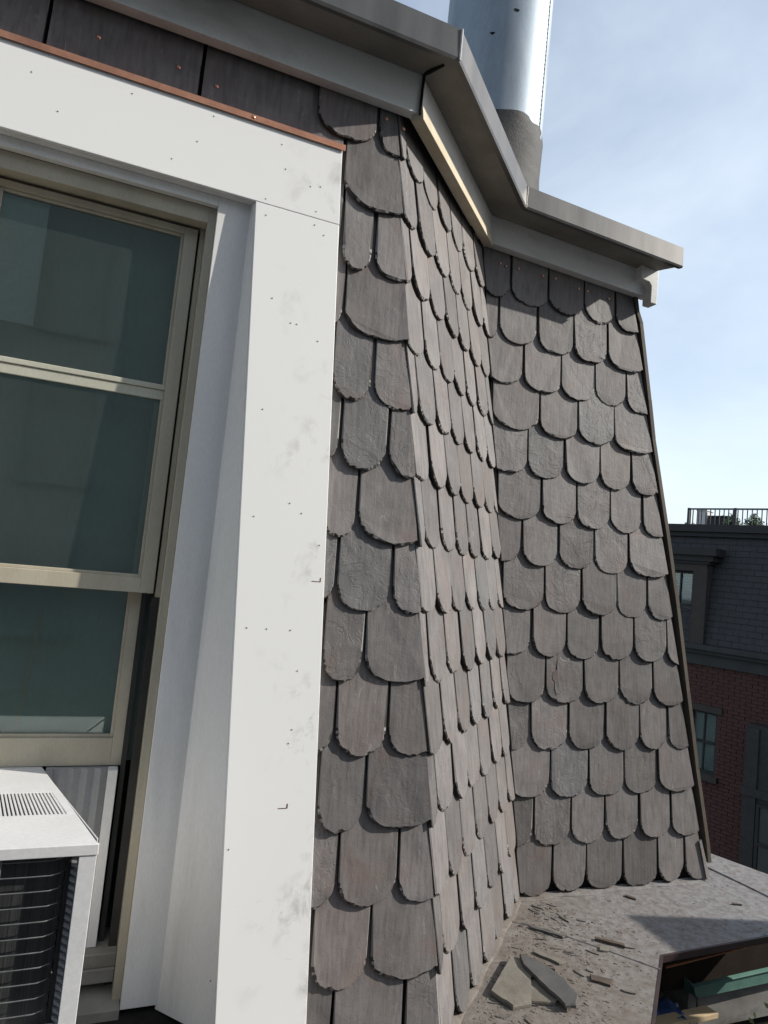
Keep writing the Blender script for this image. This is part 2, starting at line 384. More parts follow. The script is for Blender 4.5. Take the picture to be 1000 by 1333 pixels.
def slate_mesh(w, length, lines, square=False, chip=1.0):
    """outline in local (x, y), bottom centre at the origin; third value: chipped edge?"""
    hw = w/2-.0024-rnd.random()*.0022
    pts = []
    rr = .067+rnd.uniform(-.008, .008); e = 1.95+rnd.random()*.5
    skew = rnd.uniform(-.05, .05)
    N_ = 32
    if square:
        pts = [(-hw, 0., True), (-hw*.5, -.001, True), (0, .001, True), (hw*.5, 0, True), (hw, 0., True)]
    else:
        nb = rnd.randint(2, 5); notch = [(rnd.random(), rnd.uniform(.004, .009), rnd.uniform(.02, .05)) for _ in range(nb)]
        ph = [rnd.uniform(-1, 1) for _ in range(N_//2+3)]; p3 = [rnd.uniform(-1, 1) for _ in range(N_//5+3)]
        for i in range(N_+1):
            a = math.pi*(i/N_)
            x = -math.copysign(abs(math.cos(a))**(2/e), math.cos(a))*hw
            y = rr*(1-abs(math.sin(a))**(2/e))
            k2, f2 = divmod(i*.43+p3[0]*.5+.5, 1); k3, f3 = divmod(i*.17, 1)
            j = .0009*(ph[int(k2)]*(1-f2)+ph[int(k2)+1]*f2)+.0016*(p3[int(k3)]*(1-f3)+p3[int(k3)+1]*f3)+rnd.uniform(-.0006, .0006)
            for (p0, dep, wd) in notch: j += dep*.55*max(0, 1-abs(i/N_-p0)/wd)
            j *= chip
            y += j*(.4+.6*math.sin(a)); x += -math.copysign(1, x)*abs(j)*.6*abs(math.cos(a))
            pts.append((x, y+skew*x*.5, True))
    # right side upwards, top, left side downwards
    ys = rr+.02
    for k in range(1, 4): pts.append((hw+rnd.uniform(-.0012, .0008), ys+(length-ys)*k/3, False))
    for k in range(3, 0, -1): pts.append((-hw+rnd.uniform(-.0008, .0012), ys+(length-ys)*k/3, False))
    a = rnd.uniform(-.012, .012); ca, sa = math.cos(a), math.sin(a)
    pts = [(x*ca-y*sa, x*sa+y*ca, f) for x, y, f in pts]
    for l in lines: pts = clip(pts, *l)
    if len(pts) < 3: return None
    ok = [pts[0]]
    for p in pts[1:]:
        if abs(p[0]-ok[-1][0])+abs(p[1]-ok[-1][1]) > 2e-4: ok.append(p)
    pts = ok; n = len(pts)
    if n < 3: return None
    ax = [p[0] for p in pts]; ay = [p[1] for p in pts]
    if max(ax)-min(ax) < .012 or max(ay)-min(ay) < .03: return None
    th = .0095+rnd.random()*.004; wf = .0215+rnd.uniform(-.002, .004)
    front = lambda x, y: wf*(1-y/.36)+.0015*math.sin(x*31+th*900)
    outer_b, outer_f, inner, efl = [], [], [], []
    cur, cud, tgt, dtg = .003, .003, .003, .003
    for i, (x, y, f) in enumerate(pts):
        p0, p1 = pts[i-1], pts[(i+1) % n]
        tx, ty = p1[0]-p0[0], p1[1]-p0[1]; q = math.hypot(tx, ty) or 1
        nx, ny = -ty/q, tx/q
        efl.append(f)
        if f:
            if i % 3 == 0 or i == 0: tgt, dtg = rnd.choice((.0016, .0022, .003, .003, .0045, .0075)), rnd.uniform(.0015, .005)
            cur = cur*.45+tgt*.55; cud = cud*.45+dtg*.55; ins, drop = chip*cur, cud
        else: ins = .0012; drop = .0009
        ix, iy = x+nx*ins, y+ny*ins
        outer_b.append((x, y, front(x, y)-th)); outer_f.append((x, y, front(x, y)-drop)); inner.append((ix, iy, front(ix, iy)))
    m = MB(); m.v = outer_b+outer_f+inner
    m.f = [(i, (i+1) % n, n+(i+1) % n, n+i) for i in range(n)] + [(n+i, n+(i+1) % n, 2*n+(i+1) % n, 2*n+i) for i in range(n)]
    m.f += [tuple(range(2*n, 3*n)), tuple(range(n-1, -1, -1))]
    # split layers left standing on the face of some slates
    nfl = 0 if square or rnd.random() > .07 else rnd.choice((1, 1, 2))
    for _ in range(nfl):
        fx, fy = rnd.uniform(-hw*.5, hw*.5), rnd.uniform(.045, .13); rad = rnd.uniform(.030, .055); k = 22; ph = rnd.random()*6
        loop = []
        for i in range(k):
            b = 6.2832*i/k; q = rad*(1+.22*math.sin(2*b+ph)+.14*math.sin(5*b+ph*2)+rnd.uniform(-.13,.13))
            loop.append((max(-hw*.9, min(hw*.9, fx+q*.9*math.cos(b))), max(.026, min(.20, fy+q*1.3*math.sin(b)))))
        if not all(all(aa*x+bb*y <= cc-.004 for aa, bb, cc in lines) for x, y in loop): continue
        o_ = len(m.v); hh = rnd.uniform(.0009, .0018)
        m.v += [(x, y, front(x, y)-.0006) for x, y in loop]+[(fx+(x-fx)*.93, fy+(y-fy)*.93, front(x, y)+hh*(.55+.45*math.sin(3*x*40+y*50))) for x, y in loop]
        m.f += [(o_+i, o_+(i+1) % k, o_+k+(i+1) % k, o_+k+i) for i in range(k)]+[tuple(range(o_+k, o_+2*k))]
    me = m.mesh('slate'); me.materials.append(M['slate']); me.materials.append(M['slate_edge_shade']); me.materials.append(M['slate_chip'])
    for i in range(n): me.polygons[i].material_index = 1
    for i in range(n):
        q = rnd.random()
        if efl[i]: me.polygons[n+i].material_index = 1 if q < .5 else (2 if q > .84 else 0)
    return me

def lay(face, t0, t1, zb, length=.352, square=False, chip=1.0, w=0., extra=()):
    tc_ = (t0+t1)/2; c = face.c
    zt = zb+length*c
    # local clip lines for the two inclined borders  t = b(z)
    lines = []
    s_hi = (face.hi(zb+1)-face.hi(zb))*c; s_lo = (face.lo(zb+1)-face.lo(zb))*c
    lines.append((1, -s_hi, face.hi(zb)-tc_-.0005)); lines.append((-1, s_lo, -(face.lo(zb)-tc_)-.0005))
    lines.append((0, 1, (ZT-zb)/c))
    lines.append((0, -1, (zb-DZ)/c-.004))
    lines += list(extra)
    me = slate_mesh(t1-t0, length, lines, square, chip)
    if me is None: return
    child_at('slate', me, face.M(tc_, zb+rnd.uniform(-.003, .003), -.018+w+rnd.uniform(-.0012, .0012)), face.o)

A_ = Face('a', PA, kA, (1,0,0), lambda z: .36-.05*z, hipX, DZ, ZT)
B_ = Face('b', PB, kB, (Q,Q,0), hipT, valT, DZ, ZT)
C_ = Face('c', PC, kC, (1,0,0), valX, rhipX, DZ, ZT)

# front slope: joints measured row by row (row 0 sits at eye level)
JA = {-6: [.347,.514], -5: [.25,.431], -4: [.265,.44,.53], -3: [.29,.464], -2: [.28,.449,.559], -1: [.31,.485,.611], 0: [.36,.457,.545],
      1: [.33,.505,.651], 2: [.31,.484,.592], 3: [.36,.533,.668], 4: [.33,.504,.623], 5: [.40,.57,.724], 6: [.35,.521,.665], 7: [.41,.586,.765]}
for n in range(7, -7, -1):
    zb = Z0-n*ROW; js = JA[n][:]
    js.append(hipX(zb)+.03)
    if js[-1]-js[-2] < .05: js[-2] = js[-1]
    for a, b in zip(js[:-1], js[1:]):
        if b-a > .02: lay(A_, a, b, zb)
# shaded band of wide slates above the head casing (its slope reaches left past the window)
m = MB(); m.prism([PA(-.72,1.0,-.026), PA(.26,1.0,-.026), PA(.26,1.36,-.026), PA(-.72,1.36,-.026)], (0,.03,0))
band = obj('slate_slope', m, M['backing'], house)
bf = Face.__new__(Face); bf.P, bf.k, bf.u, bf.c, bf.v, bf.n, bf.o = A_.P, A_.k, A_.u, A_.c, A_.v, A_.n, band
bf.lo = lambda z: -.72; bf.hi = lambda z: .36
for a, b in ((-.60,-.27), (-.27,.063), (.063,.338)):
    lay(bf, a, b, 1.0, .25, True, .4, -.004+rnd.uniform(0,.003))
# canted slope
for n in range(7, -8, -1):
    zb = Z0-n*ROW; h = hipT(zb)
    off = (.042 if n % 2 == 0 else -.025)+rnd.uniform(-.006,.006)
    js = [h-.03]; t = h+off
    if t-h < .02: t += .139
    while t < valT(zb)+.05:
        js.append(t); t += .139+rnd.uniform(-.007,.007)
    js.append(t)
    for a, b in zip(js[:-1], js[1:]): lay(B_, a, b, zb+rnd.uniform(-.006,.006))
# set-back slope: centres measured row by row
CC = {-6: [1.41,1.587,1.761,1.914], -5: [1.366,1.546,1.714,1.892], -4: [1.316,1.487,1.665,1.831,1.984], -3: [1.392,1.578,1.757,1.942],
      -2: [1.351,1.525,1.701,1.873,2.02], -1: [1.427,1.596,1.762,1.93,2.09], 0: [1.35,1.52,1.685,1.861,2.03], 1: [1.461,1.632,1.804,1.98,2.12],
      2: [1.421,1.574,1.738,1.898,2.07], 3: [1.481,1.657,1.837,2.005,2.176], 4: [1.43,1.597,1.773,1.943,2.11,2.24], 5: [1.513,1.703,1.87,2.045,2.211],
      6: [1.46,1.633,1.79,1.95,2.127,2.27], 7: [1.565,1.71,1.872,2.058,2.215,2.34]}
for n in range(7, -7, -1):
    zb = Z0-n*ROW; c = CC[n]
    js = [c[0]-.0875]+[(a+b)/2 for a, b in zip(c[:-1], c[1:])]+[c[-1]+.0875]
    if js[0]-valX(zb) > .03: js.insert(0, valX(zb)-.02)
    else: js[0] = min(js[0], valX(zb)-.01)
    js[-1] = max(js[-1], rhipX(zb)+.02) if rhipX(zb)-js[-1] < .05 else js[-1]
    if js[-1] < rhipX(zb): js.append(rhipX(zb)+.06)
    for a, b in zip(js[:-1], js[1:]): lay(C_, a, b, zb)
# copper nails left showing near the cornice
nm = MB(); nm.lathe((0,0), [(.0050,-.002), (.0048,.0012), (.0025,.0022)], 10); nme = nm.mesh('nail', True); nme.materials.append(M['nail'])
for f, lst, w in ((C_, [(1.27,1.215),(1.297,1.21),(1.355,1.215),(1.47,1.215),(1.53,1.22),(1.645,1.205),(1.69,1.205),(1.80,1.20)], -.0025),
               (A_, [(.535,1.17),(.585,1.16),(.37,1.155)], -.0025), (bf, [(-.165,1.12),(.01,1.115),(.10,1.10)], -.0045)):
    for t, z in lst: child_at('nail', nme, f.M(t, z, w), f.o)

# hip batten on the right edge of the set-back slope, its far side cheek
cheek = MB(); zs = (DZ, ZT)
cheek.prism([PC(rhipX(DZ),DZ,-.03), PC(rhipX(DZ)+.30,DZ,-3), PC(rhipX(ZT)+.02,ZT,-3), PC(rhipX(ZT),ZT,-.03)], (-.03,.0,0))
obj('side_slope', cheek, M['far_slate'], house)
hb = [(1.930,1.245),(1.942,1.178),(1.963,1.131),(2.021,.804),(2.048,.642),(2.135,.26),(2.203,-.054),(2.267,-.397),(2.325,-.703),(2.388,-.995),(2.400,-1.075)]
mb = MB()
for i in range(len(hb)-1):
    (x0,z0),(x1,z1) = hb[i], hb[i+1]; e_ = .0008*(i % 2)
    a = [PC(x1,z1,.004), PC(x1+.017,z1,.004+e_), PC(x1+.017,z1,-.05), PC(x1,z1,-.05)]
    b = [PC(x0,z0,.004), PC(x0+.017,z0,.004+e_), PC(x0+.017,z0,-.05), PC(x0,z0,-.05)]
    mb.hexa(a, b)
obj('hip_batten', mb, M['wood_old'], house)
mb = MB()
a = PC(2.393,-1.135,.006); mb.prism([PC(2.35,-.99,.004), PC(2.365,-.985,.0), PC(2.41,-1.13,.004), PC(2.385,-1.135,.012)], (0,.012,0))
obj('hip_slate', mb, M['slate'], house)

# --- upper flat roof and body
mb = MB()
zr = 1.43
roofp = [(-2.6,1.70),(.62,1.70),(1.23,2.32),(1.95,2.32),(2.05,5.5),(-2.6,5.5)]
mb.prism([(x,y,zr-.06) for x,y in roofp], (0,0,.06))
obj('upper_roof', mb, M['dark'], house)

# --- cornice, swept in three runs with mitred ends
path = [(-2.2, 1.593, 0.), (.612, 1.593, 0.), (1.197, 2.226, .075), (1.985, 2.226, .045)]     # frieze face line, rise of the run
def mit(i, o):
    x, y, dz = path[i]
    if i == 0: return Vector((x, y-o, 0))
    if i == 1: return Vector((x+.414*o, y-o, dz))
    if i == 2: return Vector((x+.414*o, y-o, dz))
    return Vector((x+.03*(o/.118), y-o*1.22, dz))
def sweep(i, prof):
    m = MB(); n = len(prof)
    for j in (i, i+1):
        for o, z in prof: p = mit(j, o*(1.22 if j >= 2 and i >= 1 and j != 3 else 1)); m.v.append((p.x, p.y, p.z+z))
    m.f = [(k, (k+1) % n, n+(k+1) % n, n+k) for k in range(n)]+[tuple(range(n-1,-1,-1)), tuple(range(n,2*n))]
    return m
DZA = 1.193
P_frieze = [(0,0+DZA), (0,1.325), (-.03,1.325), (-.03,DZA)]
P_soffit = [(.002,1.300), (.022,1.302), (.050,1.298), (.104,1.288), (.104,1.32), (-.02,1.345), (-.02,1.3255), (.002,1.3255)]
P_gutter = [(.118,1.277), (.1205,1.285), (.118,1.363), (.112,1.366), (.085,1.355), (-.26,1.43), (-.26,1.415), (.100,1.345), (.106,1.283), (.104,1.279)]
for i in range(3):
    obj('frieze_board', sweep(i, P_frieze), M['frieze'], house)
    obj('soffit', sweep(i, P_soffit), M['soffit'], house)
    obj('gutter', sweep(i, P_gutter), M['gutter'], house)
# yellowed strip under the canted frieze, and its end grain at the corner
mb = MB()
a0, a1 = mit(1,0), mit(2,0); nb = Vector((Q,-Q,0))
for (p, q) in ((a0,a1),):
    p = p+Vector((0,0,DZA)); q = q+Vector((0,0,DZA))
    mb.hexa([p+nb*.016+Vector((0,0,-.018)), q+nb*.016+Vector((0,0,-.018)), q-nb*.02+Vector((0,0,-.018)), p-nb*.02+Vector((0,0,-.018))],
            [p+nb*.010+Vector((0,0,.022)), q+nb*.010+Vector((0,0,.022)), q-nb*.02+Vector((0,0,.022)), p-nb*.02+Vector((0,0,.022))])
obj('wood_strip', mb, M['strip'], house, bevel=.002)
# return block at the cornice's right end
mb = MB()
prof = [(1.908,1.40),(2.000,1.40),(2.000,1.202),(1.966,1.202),(1.964,1.275),(1.952,1.289),(1.908,1.294)]
mb.prism([(x,2.245,z) for x,z in prof], (0,-.05,0))
obj('cornice_block', mb, M['frieze'], house, bevel=.003)
# fixed soffit seam dirt: caulk at the mitres
mb = MB(); p = mit(1,.004); mb.tube([p+Vector((0.001,0,DZA-.005)), p+Vector((.001,0,1.25)), p+Vector((.002,0,1.30))], .004, 6)
p1 = mit(1,.03); mb.tube([p+Vector((.002,0,1.302)), p1+Vector((0,0,1.297)), mit(1,.07)+Vector((0,0,1.291))], [.005,.006,.003], 6)
obj('mitre_caulk', mb, M['dark'], house)

# --- window casing (on the slope), jambs, blind stops
def cl(z): return .2635-.0555*z            # inner edge of the right casing
def cro(z): return .4685-.050*z            # outer edge
mb = MB(); zb_, zt_ = -1.16, .828
mb.hexa([PA(cl(zb_),zb_,.02), PA(cro(zb_),zb_,.02), PA(cro(zb_),zb_,-.01), PA(cl(zb_),zb_,-.01)],
        [PA(cl(zt_),zt_,.02), PA(cro(zt_),zt_,.02), PA(cro(zt_),zt_,-.01), PA(cl(zt_),zt_,-.01)])
obj('side_casing', mb, M['casing'], house, bevel=.0015)
mb = MB(); XM = -.125
def mx_(x): return 2*XM-x
mb.hexa([PA(mx_(cro(zb_)),zb_,.02), PA(mx_(cl(zb_)),zb_,.02), PA(mx_(cl(zb_)),zb_,-.01), PA(mx_(cro(zb_)),zb_,-.01)],
        [PA(mx_(cro(zt_)),zt_,.02), PA(mx_(cl(zt_)),zt_,.02), PA(mx_(cl(zt_)),zt_,-.01), PA(mx_(cro(zt_)),zt_,-.01)])
obj('side_casing', mb, M['casing'], house, bevel=.0015)
mb = MB(); z0, z1 = .8292, 1.035
mb.hexa([PA(-.64,z0,.0202), PA(cro(z0),z0,.0202), PA(cro(z0),z0,-.01), PA(-.64,z0,-.01)],
        [PA(-.63,z1,.0202), PA(cro(z1),z1,.0202), PA(cro(z1),z1,-.01), PA(-.63,z1,-.01)])
obj('head_casing', mb, M['casing'], house, bevel=.0012)
# copper cap over the head casing
mb = MB(); prof = [(.0235,1.024),(.0260,1.024),(.0255,1.040),(-.012,1.048),(-.012,1.045),(.0225,1.0365)]
mb.prism([PA(-.64,z,o) for o,z in prof], (1.064,0,0))
cap = obj('copper_flashing', mb, M['copper'], house)
fm = Face.__new__(Face); fm.P, fm.k, fm.u, fm.c, fm.v, fm.n, fm.o = A_.P, A_.k, A_.u, A_.c, A_.v, A_.n, cap
child_at('nail', nme, fm.M(.19, 1.031, .0258), cap)
# nail holes, scattered where the photograph shows them
mb = MB()
for x, z in ((.10,1.005),(.07,.93),(.28,.93),(.265,.99),(.345,.905),(.37,.912),(.365,.845),(.24,.84),(.365,.81),(.245,.80),(.39,.79),(.40,.52),(.28,.60),(.345,.55),(.33,.55),
             (.285,.33),(.37,.12),(.40,.1),(.29,.08),(.45,.03),(.30,-.17),(.345,-.17),(.40,-.17),(.425,-.26),(.31,-.64),(.30,-.90),(.42,-.42),(.425,-.39),(-.22,.90),(-.08,.995),(-.28,.97),(.02,.87)):
    p = PA(x, z, .0208); mb.add([p+Vector((.0016*math.cos(a), 0, .0018*math.sin(a))) for a in [i*1.0472 for i in range(6)]], [(0,1,2,3,4,5)])
obj('nail_holes', mb, M['hole'], house, kind='stuff')
mb = MB()
for x, z in ((.432,-.56), (.462,-.055)):
    for w_, h_, ox, oz in ((.022,.0014,-.022,0), (.0022,.010,-.0022,0)):
        p = PA(x+ox, z+oz, .0207); mb.add([p, p+Vector((w_,0,0)), p+Vector((w_,kA*h_,h_)), p+Vector((0,kA*h_,h_))], [(0,1,2,3)])
obj('pencil_marks', mb, M['copper'], house, kind='stuff')
mb = MB()
for i in (1, 2):
    k = 1.22 if i == 2 else 1
    a, b = mit(i, .1195*k), mit(i, .1195*k)
    mb.tube([a+Vector((0,0,1.279)), b+Vector((0,0,1.362))], .0035, 6)
obj('solder_seams', mb, M['solder'], house, kind='stuff')
yW, yS, yL = 1.607, 1.66, 1.70
XI = .210
mb = MB(); zs = [-1.02+1.85*i/8 for i in range(9)]
for a, b in zip(zs[:-1], zs[1:]):
    fa, fb = PA(cl(a)-.001,a,.012), PA(cl(b)-.001,b,.012)
    mb.hexa([fa, fa+Vector((.02,0,0)), (XI+.03,yW+.004,a), (XI,yW+.004,a)], [fb, fb+Vector((.02,0,0)), (XI+.03,yW+.004,b), (XI,yW+.004,b)])
obj('jamb', mb, M['jamb'], house)
mb = MB()
for a, b in zip(zs[:-1], zs[1:]):
    fa, fb = PA(mx_(cl(a)-.001),a,.012), PA(mx_(cl(b)-.001),b,.012)
    mb.hexa([fa+Vector((-.02,0,0)), fa, (mx_(XI),yW+.004,a), (mx_(XI)-.03,yW+.004,a)], [fb+Vector((-.02,0,0)), fb, (mx_(XI),yW+.004,b), (mx_(XI)-.03,yW+.004,b)])
obj('jamb', mb, M['jamb'], house)
mb = MB(); mb.hexa([PA(mx_(.23),.828,.010), PA(.23,.828,.010), (XI+.02,yW,.826), (mx_(XI+.02),yW,.826)], [PA(mx_(.23),.848,.010), PA(.23,.848,.010), (XI+.02,yW,.846), (mx_(XI+.02),yW,.846)])
obj('head_jamb', mb, M['jamb'], house)
mb = MB(); mb.box(.136, XI+.02, yW, yW+.018, -1.01, .826); obj('blind_stop', mb, M['jamb'], house, bevel=.001)
mb = MB(); mb.box(mx_(XI+.02), mx_(.136), yW, yW+.018, -1.01, .826); obj('blind_stop', mb, M['jamb'], house, bevel=.001)
mb = MB(); mb.box(mx_(.1355), .1355, yW, yW+.018, .803, .826); obj('blind_stop', mb, M['jamb'], house, bevel=.001)

# --- the window itself
wf_ = MB()
wf_.box(.118, .136, yW+.0185, yW+.14, -1.0, .803); wf_.box(mx_(.136), mx_(.118), yW+.0185, yW+.14, -1.0, .803)
wf_.box(mx_(.118), .118, yW+.0185, yW+.14, .764, .803)
win = obj('window', wf_, M['tan'], house, bevel=.001)
mb = MB()
for k, (a, b) in enumerate(((.103,.1175), (.079,.090))):
    mb.box(a, b, yS+.024+.006*k, yS+.1, -.99, .758)
    mb.box(mx_(b), mx_(a), yS+.024+.006*k, yS+.1, -.99, .758)
mb.box(.100, .1175, yS+.006, yS+.022, -.99, -.128)
obj('sash_track', mb, M['track'], win)
for a, b in ((.1065, .1178), (mx_(.1178), mx_(.1065))):
    mb = MB(); mb.box(a, b, yS+.004, yS+.0235, -.127, .7635); obj('sash_stop', mb, M['tan'], win, bevel=.001)
def sash(y0, y1, x0, x1, z0, z1, st, tr, br, gl):
    m = MB()
    m.box(x0, x0+st, y0, y1, z0, z1); m.box(x1-st, x1, y0, y1, z0, z1)
    m.box(x0+st, x1-st, y0+.0006, y1, z1-tr, z1); m.box(x0+st, x1-st, y0+.0006, y1, z0, z0+br)
    # glazing bead, stepped in
    b = .007
    m.box(x0+st, x0+st+b, y0+.007, y1, z0+br, z1-tr); m.box(x1-st-b, x1-st, y0+.007, y1, z0+br, z1-tr)
    m.box(x0+st+b, x1-st-b, y0+.0072, y1, z1-tr-b, z1-tr); m.box(x0+st+b, x1-st-b, y0+.0072, y1, z0+br, z0+br+b)
    o = obj('sash', m, M['tan'], win, bevel=.0012)
    g = MB(); g.box(x0+st+b, x1-st-b, y0+gl, y0+gl+.003, z0+br+b, z1-tr-b)
    return o, g
s1, g1 = sash(yS, yS+.022, mx_(.1015), .1015, -.119, .757, .030, .016, .034, .012)
obj('pane', g1, M['glass'], win)
s2, g2 = sash(yL, yL+.03, mx_(.086), .086, -.520, -.085, .030, .02, .062, .014)
obj('pane', g2, M['glass'], win)
# meeting rail of the inner sash seen through the upper pane
mb = MB(); mb.box(mx_(.0715), .0715, yS+.006, yS+.0118, .333, .356); mb.box(mx_(.0715), .0715, yS+.003, yS+.0118, .3565, .369); mb.box(.052, .088, yS+.027, yL+.01, -.085, .331); mb.box(mx_(.088), mx_(.052), yS+.027, yL+.01, -.085, .331)
obj('meeting_rail', mb, M['cream'], win, bevel=.0015)
mb = MB(); mb.box(mx_(.13), .13, yL+.040, yL+.044, -.52, .78); obj('roller_shade', mb, M['shade'], win)
mb = MB(); mb.box(mx_(.09), -.222, yS+.0225, yS+.0245, .452, .745); obj('light_patch_sheet', mb, M['light_patch_sheet'], win)  # pale sheet standing in for the bright patch of light on the pane
mb = MB(); mb.hexa([(-.16,yL+.036,-.52),(-.150,yL+.036,-.52),(-.150,yL+.039,-.52),(-.16,yL+.039,-.52)], [(-.135,yL+.036,-.18),(-.125,yL+.036,-.18),(-.125,yL+.039,-.18),(-.135,yL+.039,-.18)])
obj('shade_cord', mb, M['tan'], win)
# dim room behind so nothing is hollow
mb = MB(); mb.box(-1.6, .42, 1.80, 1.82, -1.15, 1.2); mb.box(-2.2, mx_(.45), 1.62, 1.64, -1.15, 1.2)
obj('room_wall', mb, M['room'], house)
# filler panel beside the air conditioner
mb = MB()
nR = 9
for i in range(nR):
    xa = -.075+.128*i/nR; xb = xa+.128/nR; ym = 1.682 if i % 2 else 1.690; yn = 1.690 if i % 2 else 1.682
    mb.hexa([(xa,yn,-.90),(xb,ym,-.90),(xb,1.70,-.90),(xa,1.70,-.90)], [(xa,yn,-.521),(xb,ym,-.521),(xb,1.70,-.521),(xa,1.70,-.521)])
obj('filler_panel', mb, M['panel'], win)
mb = MB(); mb.box(.0535, .074, 1.668, 1.699, -.905, -.521); obj('filler_frame', mb, M['jamb'], win, bevel=.001)
mb = MB(); mb.box(mx_(.118), .118, 1.640, 1.75, -.935, -.906); mb.box(mx_(.118), .1175, 1.634, 1.66, -.965, -.9355); obj('stool', mb, M['sillwood'], win, bevel=.002)
mb = MB(); mb.hexa([(mx_(.135),1.60,-1.03),(.135,1.60,-1.03),(.135,1.75,-.99),(mx_(.135),1.75,-.99)], [(mx_(.135),1.60,-1.004),(.135,1.60,-1.004),(.135,1.75,-.966),(mx_(.135),1.75,-.966)])
obj('sill', mb, M['sillwood'], win, bevel=.002)
mb = MB(); mb.hexa([(mx_(.32),1.475,-1.15),(.32,1.475,-1.15),(.225,1.66,-1.15),(mx_(.225),1.66,-1.15)], [(mx_(.318),1.475,-1.052),(.318,1.475,-1.052),(.222,1.66,-1.012),(mx_(.222),1.66,-1.012)])
obj('sill_flashing', mb, M['dark'], house, bevel=.003)

# --- lower flat roof (deck) and its edge
dp = [(-2.6,1.15),(1.15,1.15),(1.769,1.720),(2.26,1.736),(2.905,1.745),(2.744,2.123),(2.651,2.359),(2.45,3.0),(2.3,3.4),(1.2,3.4),(-2.6,3.4)]
mb = MB(); mb.prism([(x,y,DZ-.015) for x,y in dp], (0,0,.015))
deck = obj('lower_roof', mb, M['deck'], house)
mb = MB()
def ridge(m, pts, w=.006, h=.004):
    for (xa,ya),(xb,yb) in zip(pts[:-1], pts[1:]):
        d = Vector((xb-xa, yb-ya, 0)); q = Vector((-d.y, d.x, 0)).normalized()*w
        a, b = Vector((xa,ya,DZ-.001)), Vector((xb,yb,DZ-.001)); hh = Vector((0,0,h))
        m.hexa([a-q, b-q, b+q, a+q], [a-q*.3+hh, b-q*.3+hh, b+q*.3+hh, a+q*.6+hh])
ridge(mb, [(1.36,2.02),(1.482,1.93),(1.60,1.79),(1.704,1.659)]); ridge(mb, [(2.495,2.30),(2.53,2.08),(2.545,1.95),(2.60,1.74)], .005, .006)
obj('roof_seam', mb, M['deck'], deck)
mb = MB()
edge = [(1.15,1.15),(1.769,1.720),(2.26,1.736),(2.905,1.745)]
for (xa,ya),(xb,yb) in zip(edge[:-1], edge[1:]):
    d = Vector((xb-xa, yb-ya, 0)).normalized(); q = Vector((d.y, -d.x, 0))*.004
    a, b = Vector((xa,ya,0)), Vector((xb,yb,0))
    lo_, hi_ = Vector((0,0,DZ-.020)), Vector((0,0,DZ+.0015))
    mb.hexa([a+q+lo_, b+q+lo_, b-q+lo_, a-q+lo_], [a+q+hi_, b+q+hi_, b-q+hi_, a-q+hi_])
obj('roof_edge', mb, M['maroon'], house)
# flashing upstand along the foot of the slates (clay-coloured mortar line)
mb = MB()
ft = [PA(.3,DZ,-.004), PA(hipX(DZ),DZ,-.002), PC(valX(DZ),DZ,.004), PC(rhipX(DZ)+.0,DZ,.004)]
for a, b in zip(ft[:-1], ft[1:]):
    K = 14
    for i in range(K):
        p = a.lerp(b, i/K); q = a.lerp(b, (i+1)/K); d = (q-p).normalized(); nn = Vector((d.y,-d.x,0))
        w0, w1 = .009+.005*math.sin(i*1.7), .009+.005*math.sin((i+1)*1.7)
        mb.add([p-nn*.02+Vector((0,0,.012)), q-nn*.02+Vector((0,0,.012)), q+nn*.004+Vector((0,0,.004)), p+nn*.004+Vector((0,0,.004)), p+nn*w0+Vector((0,0,.0005)), q+nn*w1+Vector((0,0,.0005))],
               [(0,3,2,1), (3,4,5,2)])
obj('base_flashing', mb, M['deck'], house)
# wall below the lower roof, in the shade of its overhang
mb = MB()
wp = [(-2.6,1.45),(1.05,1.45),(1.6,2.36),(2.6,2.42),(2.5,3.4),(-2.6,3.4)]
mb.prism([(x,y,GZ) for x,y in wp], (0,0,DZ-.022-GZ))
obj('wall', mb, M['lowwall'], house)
mb = MB(); mb.hexa([(1.79,1.718,-1.1850),(2.215,1.731,-1.1655),(2.215,1.739,-1.1655),(1.79,1.726,-1.1850)], [(1.79,1.718,-1.1815),(2.215,1.731,-1.1625),(2.215,1.739,-1.1625),(1.79,1.726,-1.1815)])
obj('copper_drip', mb, M['copper'], house)

# --- small lower cornice with a green copper gutter, seen below the deck's edge
lg = empty('lower_cornice', (2.9, 2.2, -1.7), 'green patina copper gutter over peeling grey boards, below the roof edge', 'gutter')
mb = MB(); mb.hexa([(2.240,2.0,-1.508),(3.4,2.03,-1.508),(3.4,2.04,-1.508),(2.240,2.01,-1.508)], [(2.219,1.995,-1.458),(3.4,2.025,-1.44),(3.4,2.035,-1.44),(2.219,2.005,-1.458)])
mb.hexa([(2.216,1.990,-1.464),(3.4,2.020,-1.446),(3.4,2.038,-1.446),(2.216,2.008,-1.464)], [(2.216,1.988,-1.4575),(3.4,2.018,-1.4395),(3.4,2.040,-1.4395),(2.216,2.010,-1.4575)])
mb.box(2.2405, 2.246, 2.0105, 2.14, -1.506, -1.466)
obj('gutter_face', mb, M['verdigris'], lg, bevel=.002)
mb = MB(); mb.box(2.25, 3.4, 2.045, 2.2, -1.66, -1.510); obj('fascia_board', mb, M['board'], lg)
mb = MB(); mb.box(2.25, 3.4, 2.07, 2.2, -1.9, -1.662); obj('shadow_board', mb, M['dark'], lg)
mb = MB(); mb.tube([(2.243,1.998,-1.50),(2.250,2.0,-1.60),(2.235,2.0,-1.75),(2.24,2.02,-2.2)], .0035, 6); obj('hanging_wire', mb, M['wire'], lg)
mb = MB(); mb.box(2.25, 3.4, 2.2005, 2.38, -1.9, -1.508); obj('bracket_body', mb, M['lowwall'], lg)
mb = MB(); mb.box(1.98, 2.75, 2.062, 2.09, -1.5075, DZ-.018); obj('wall', mb, M['lowwall'], house)

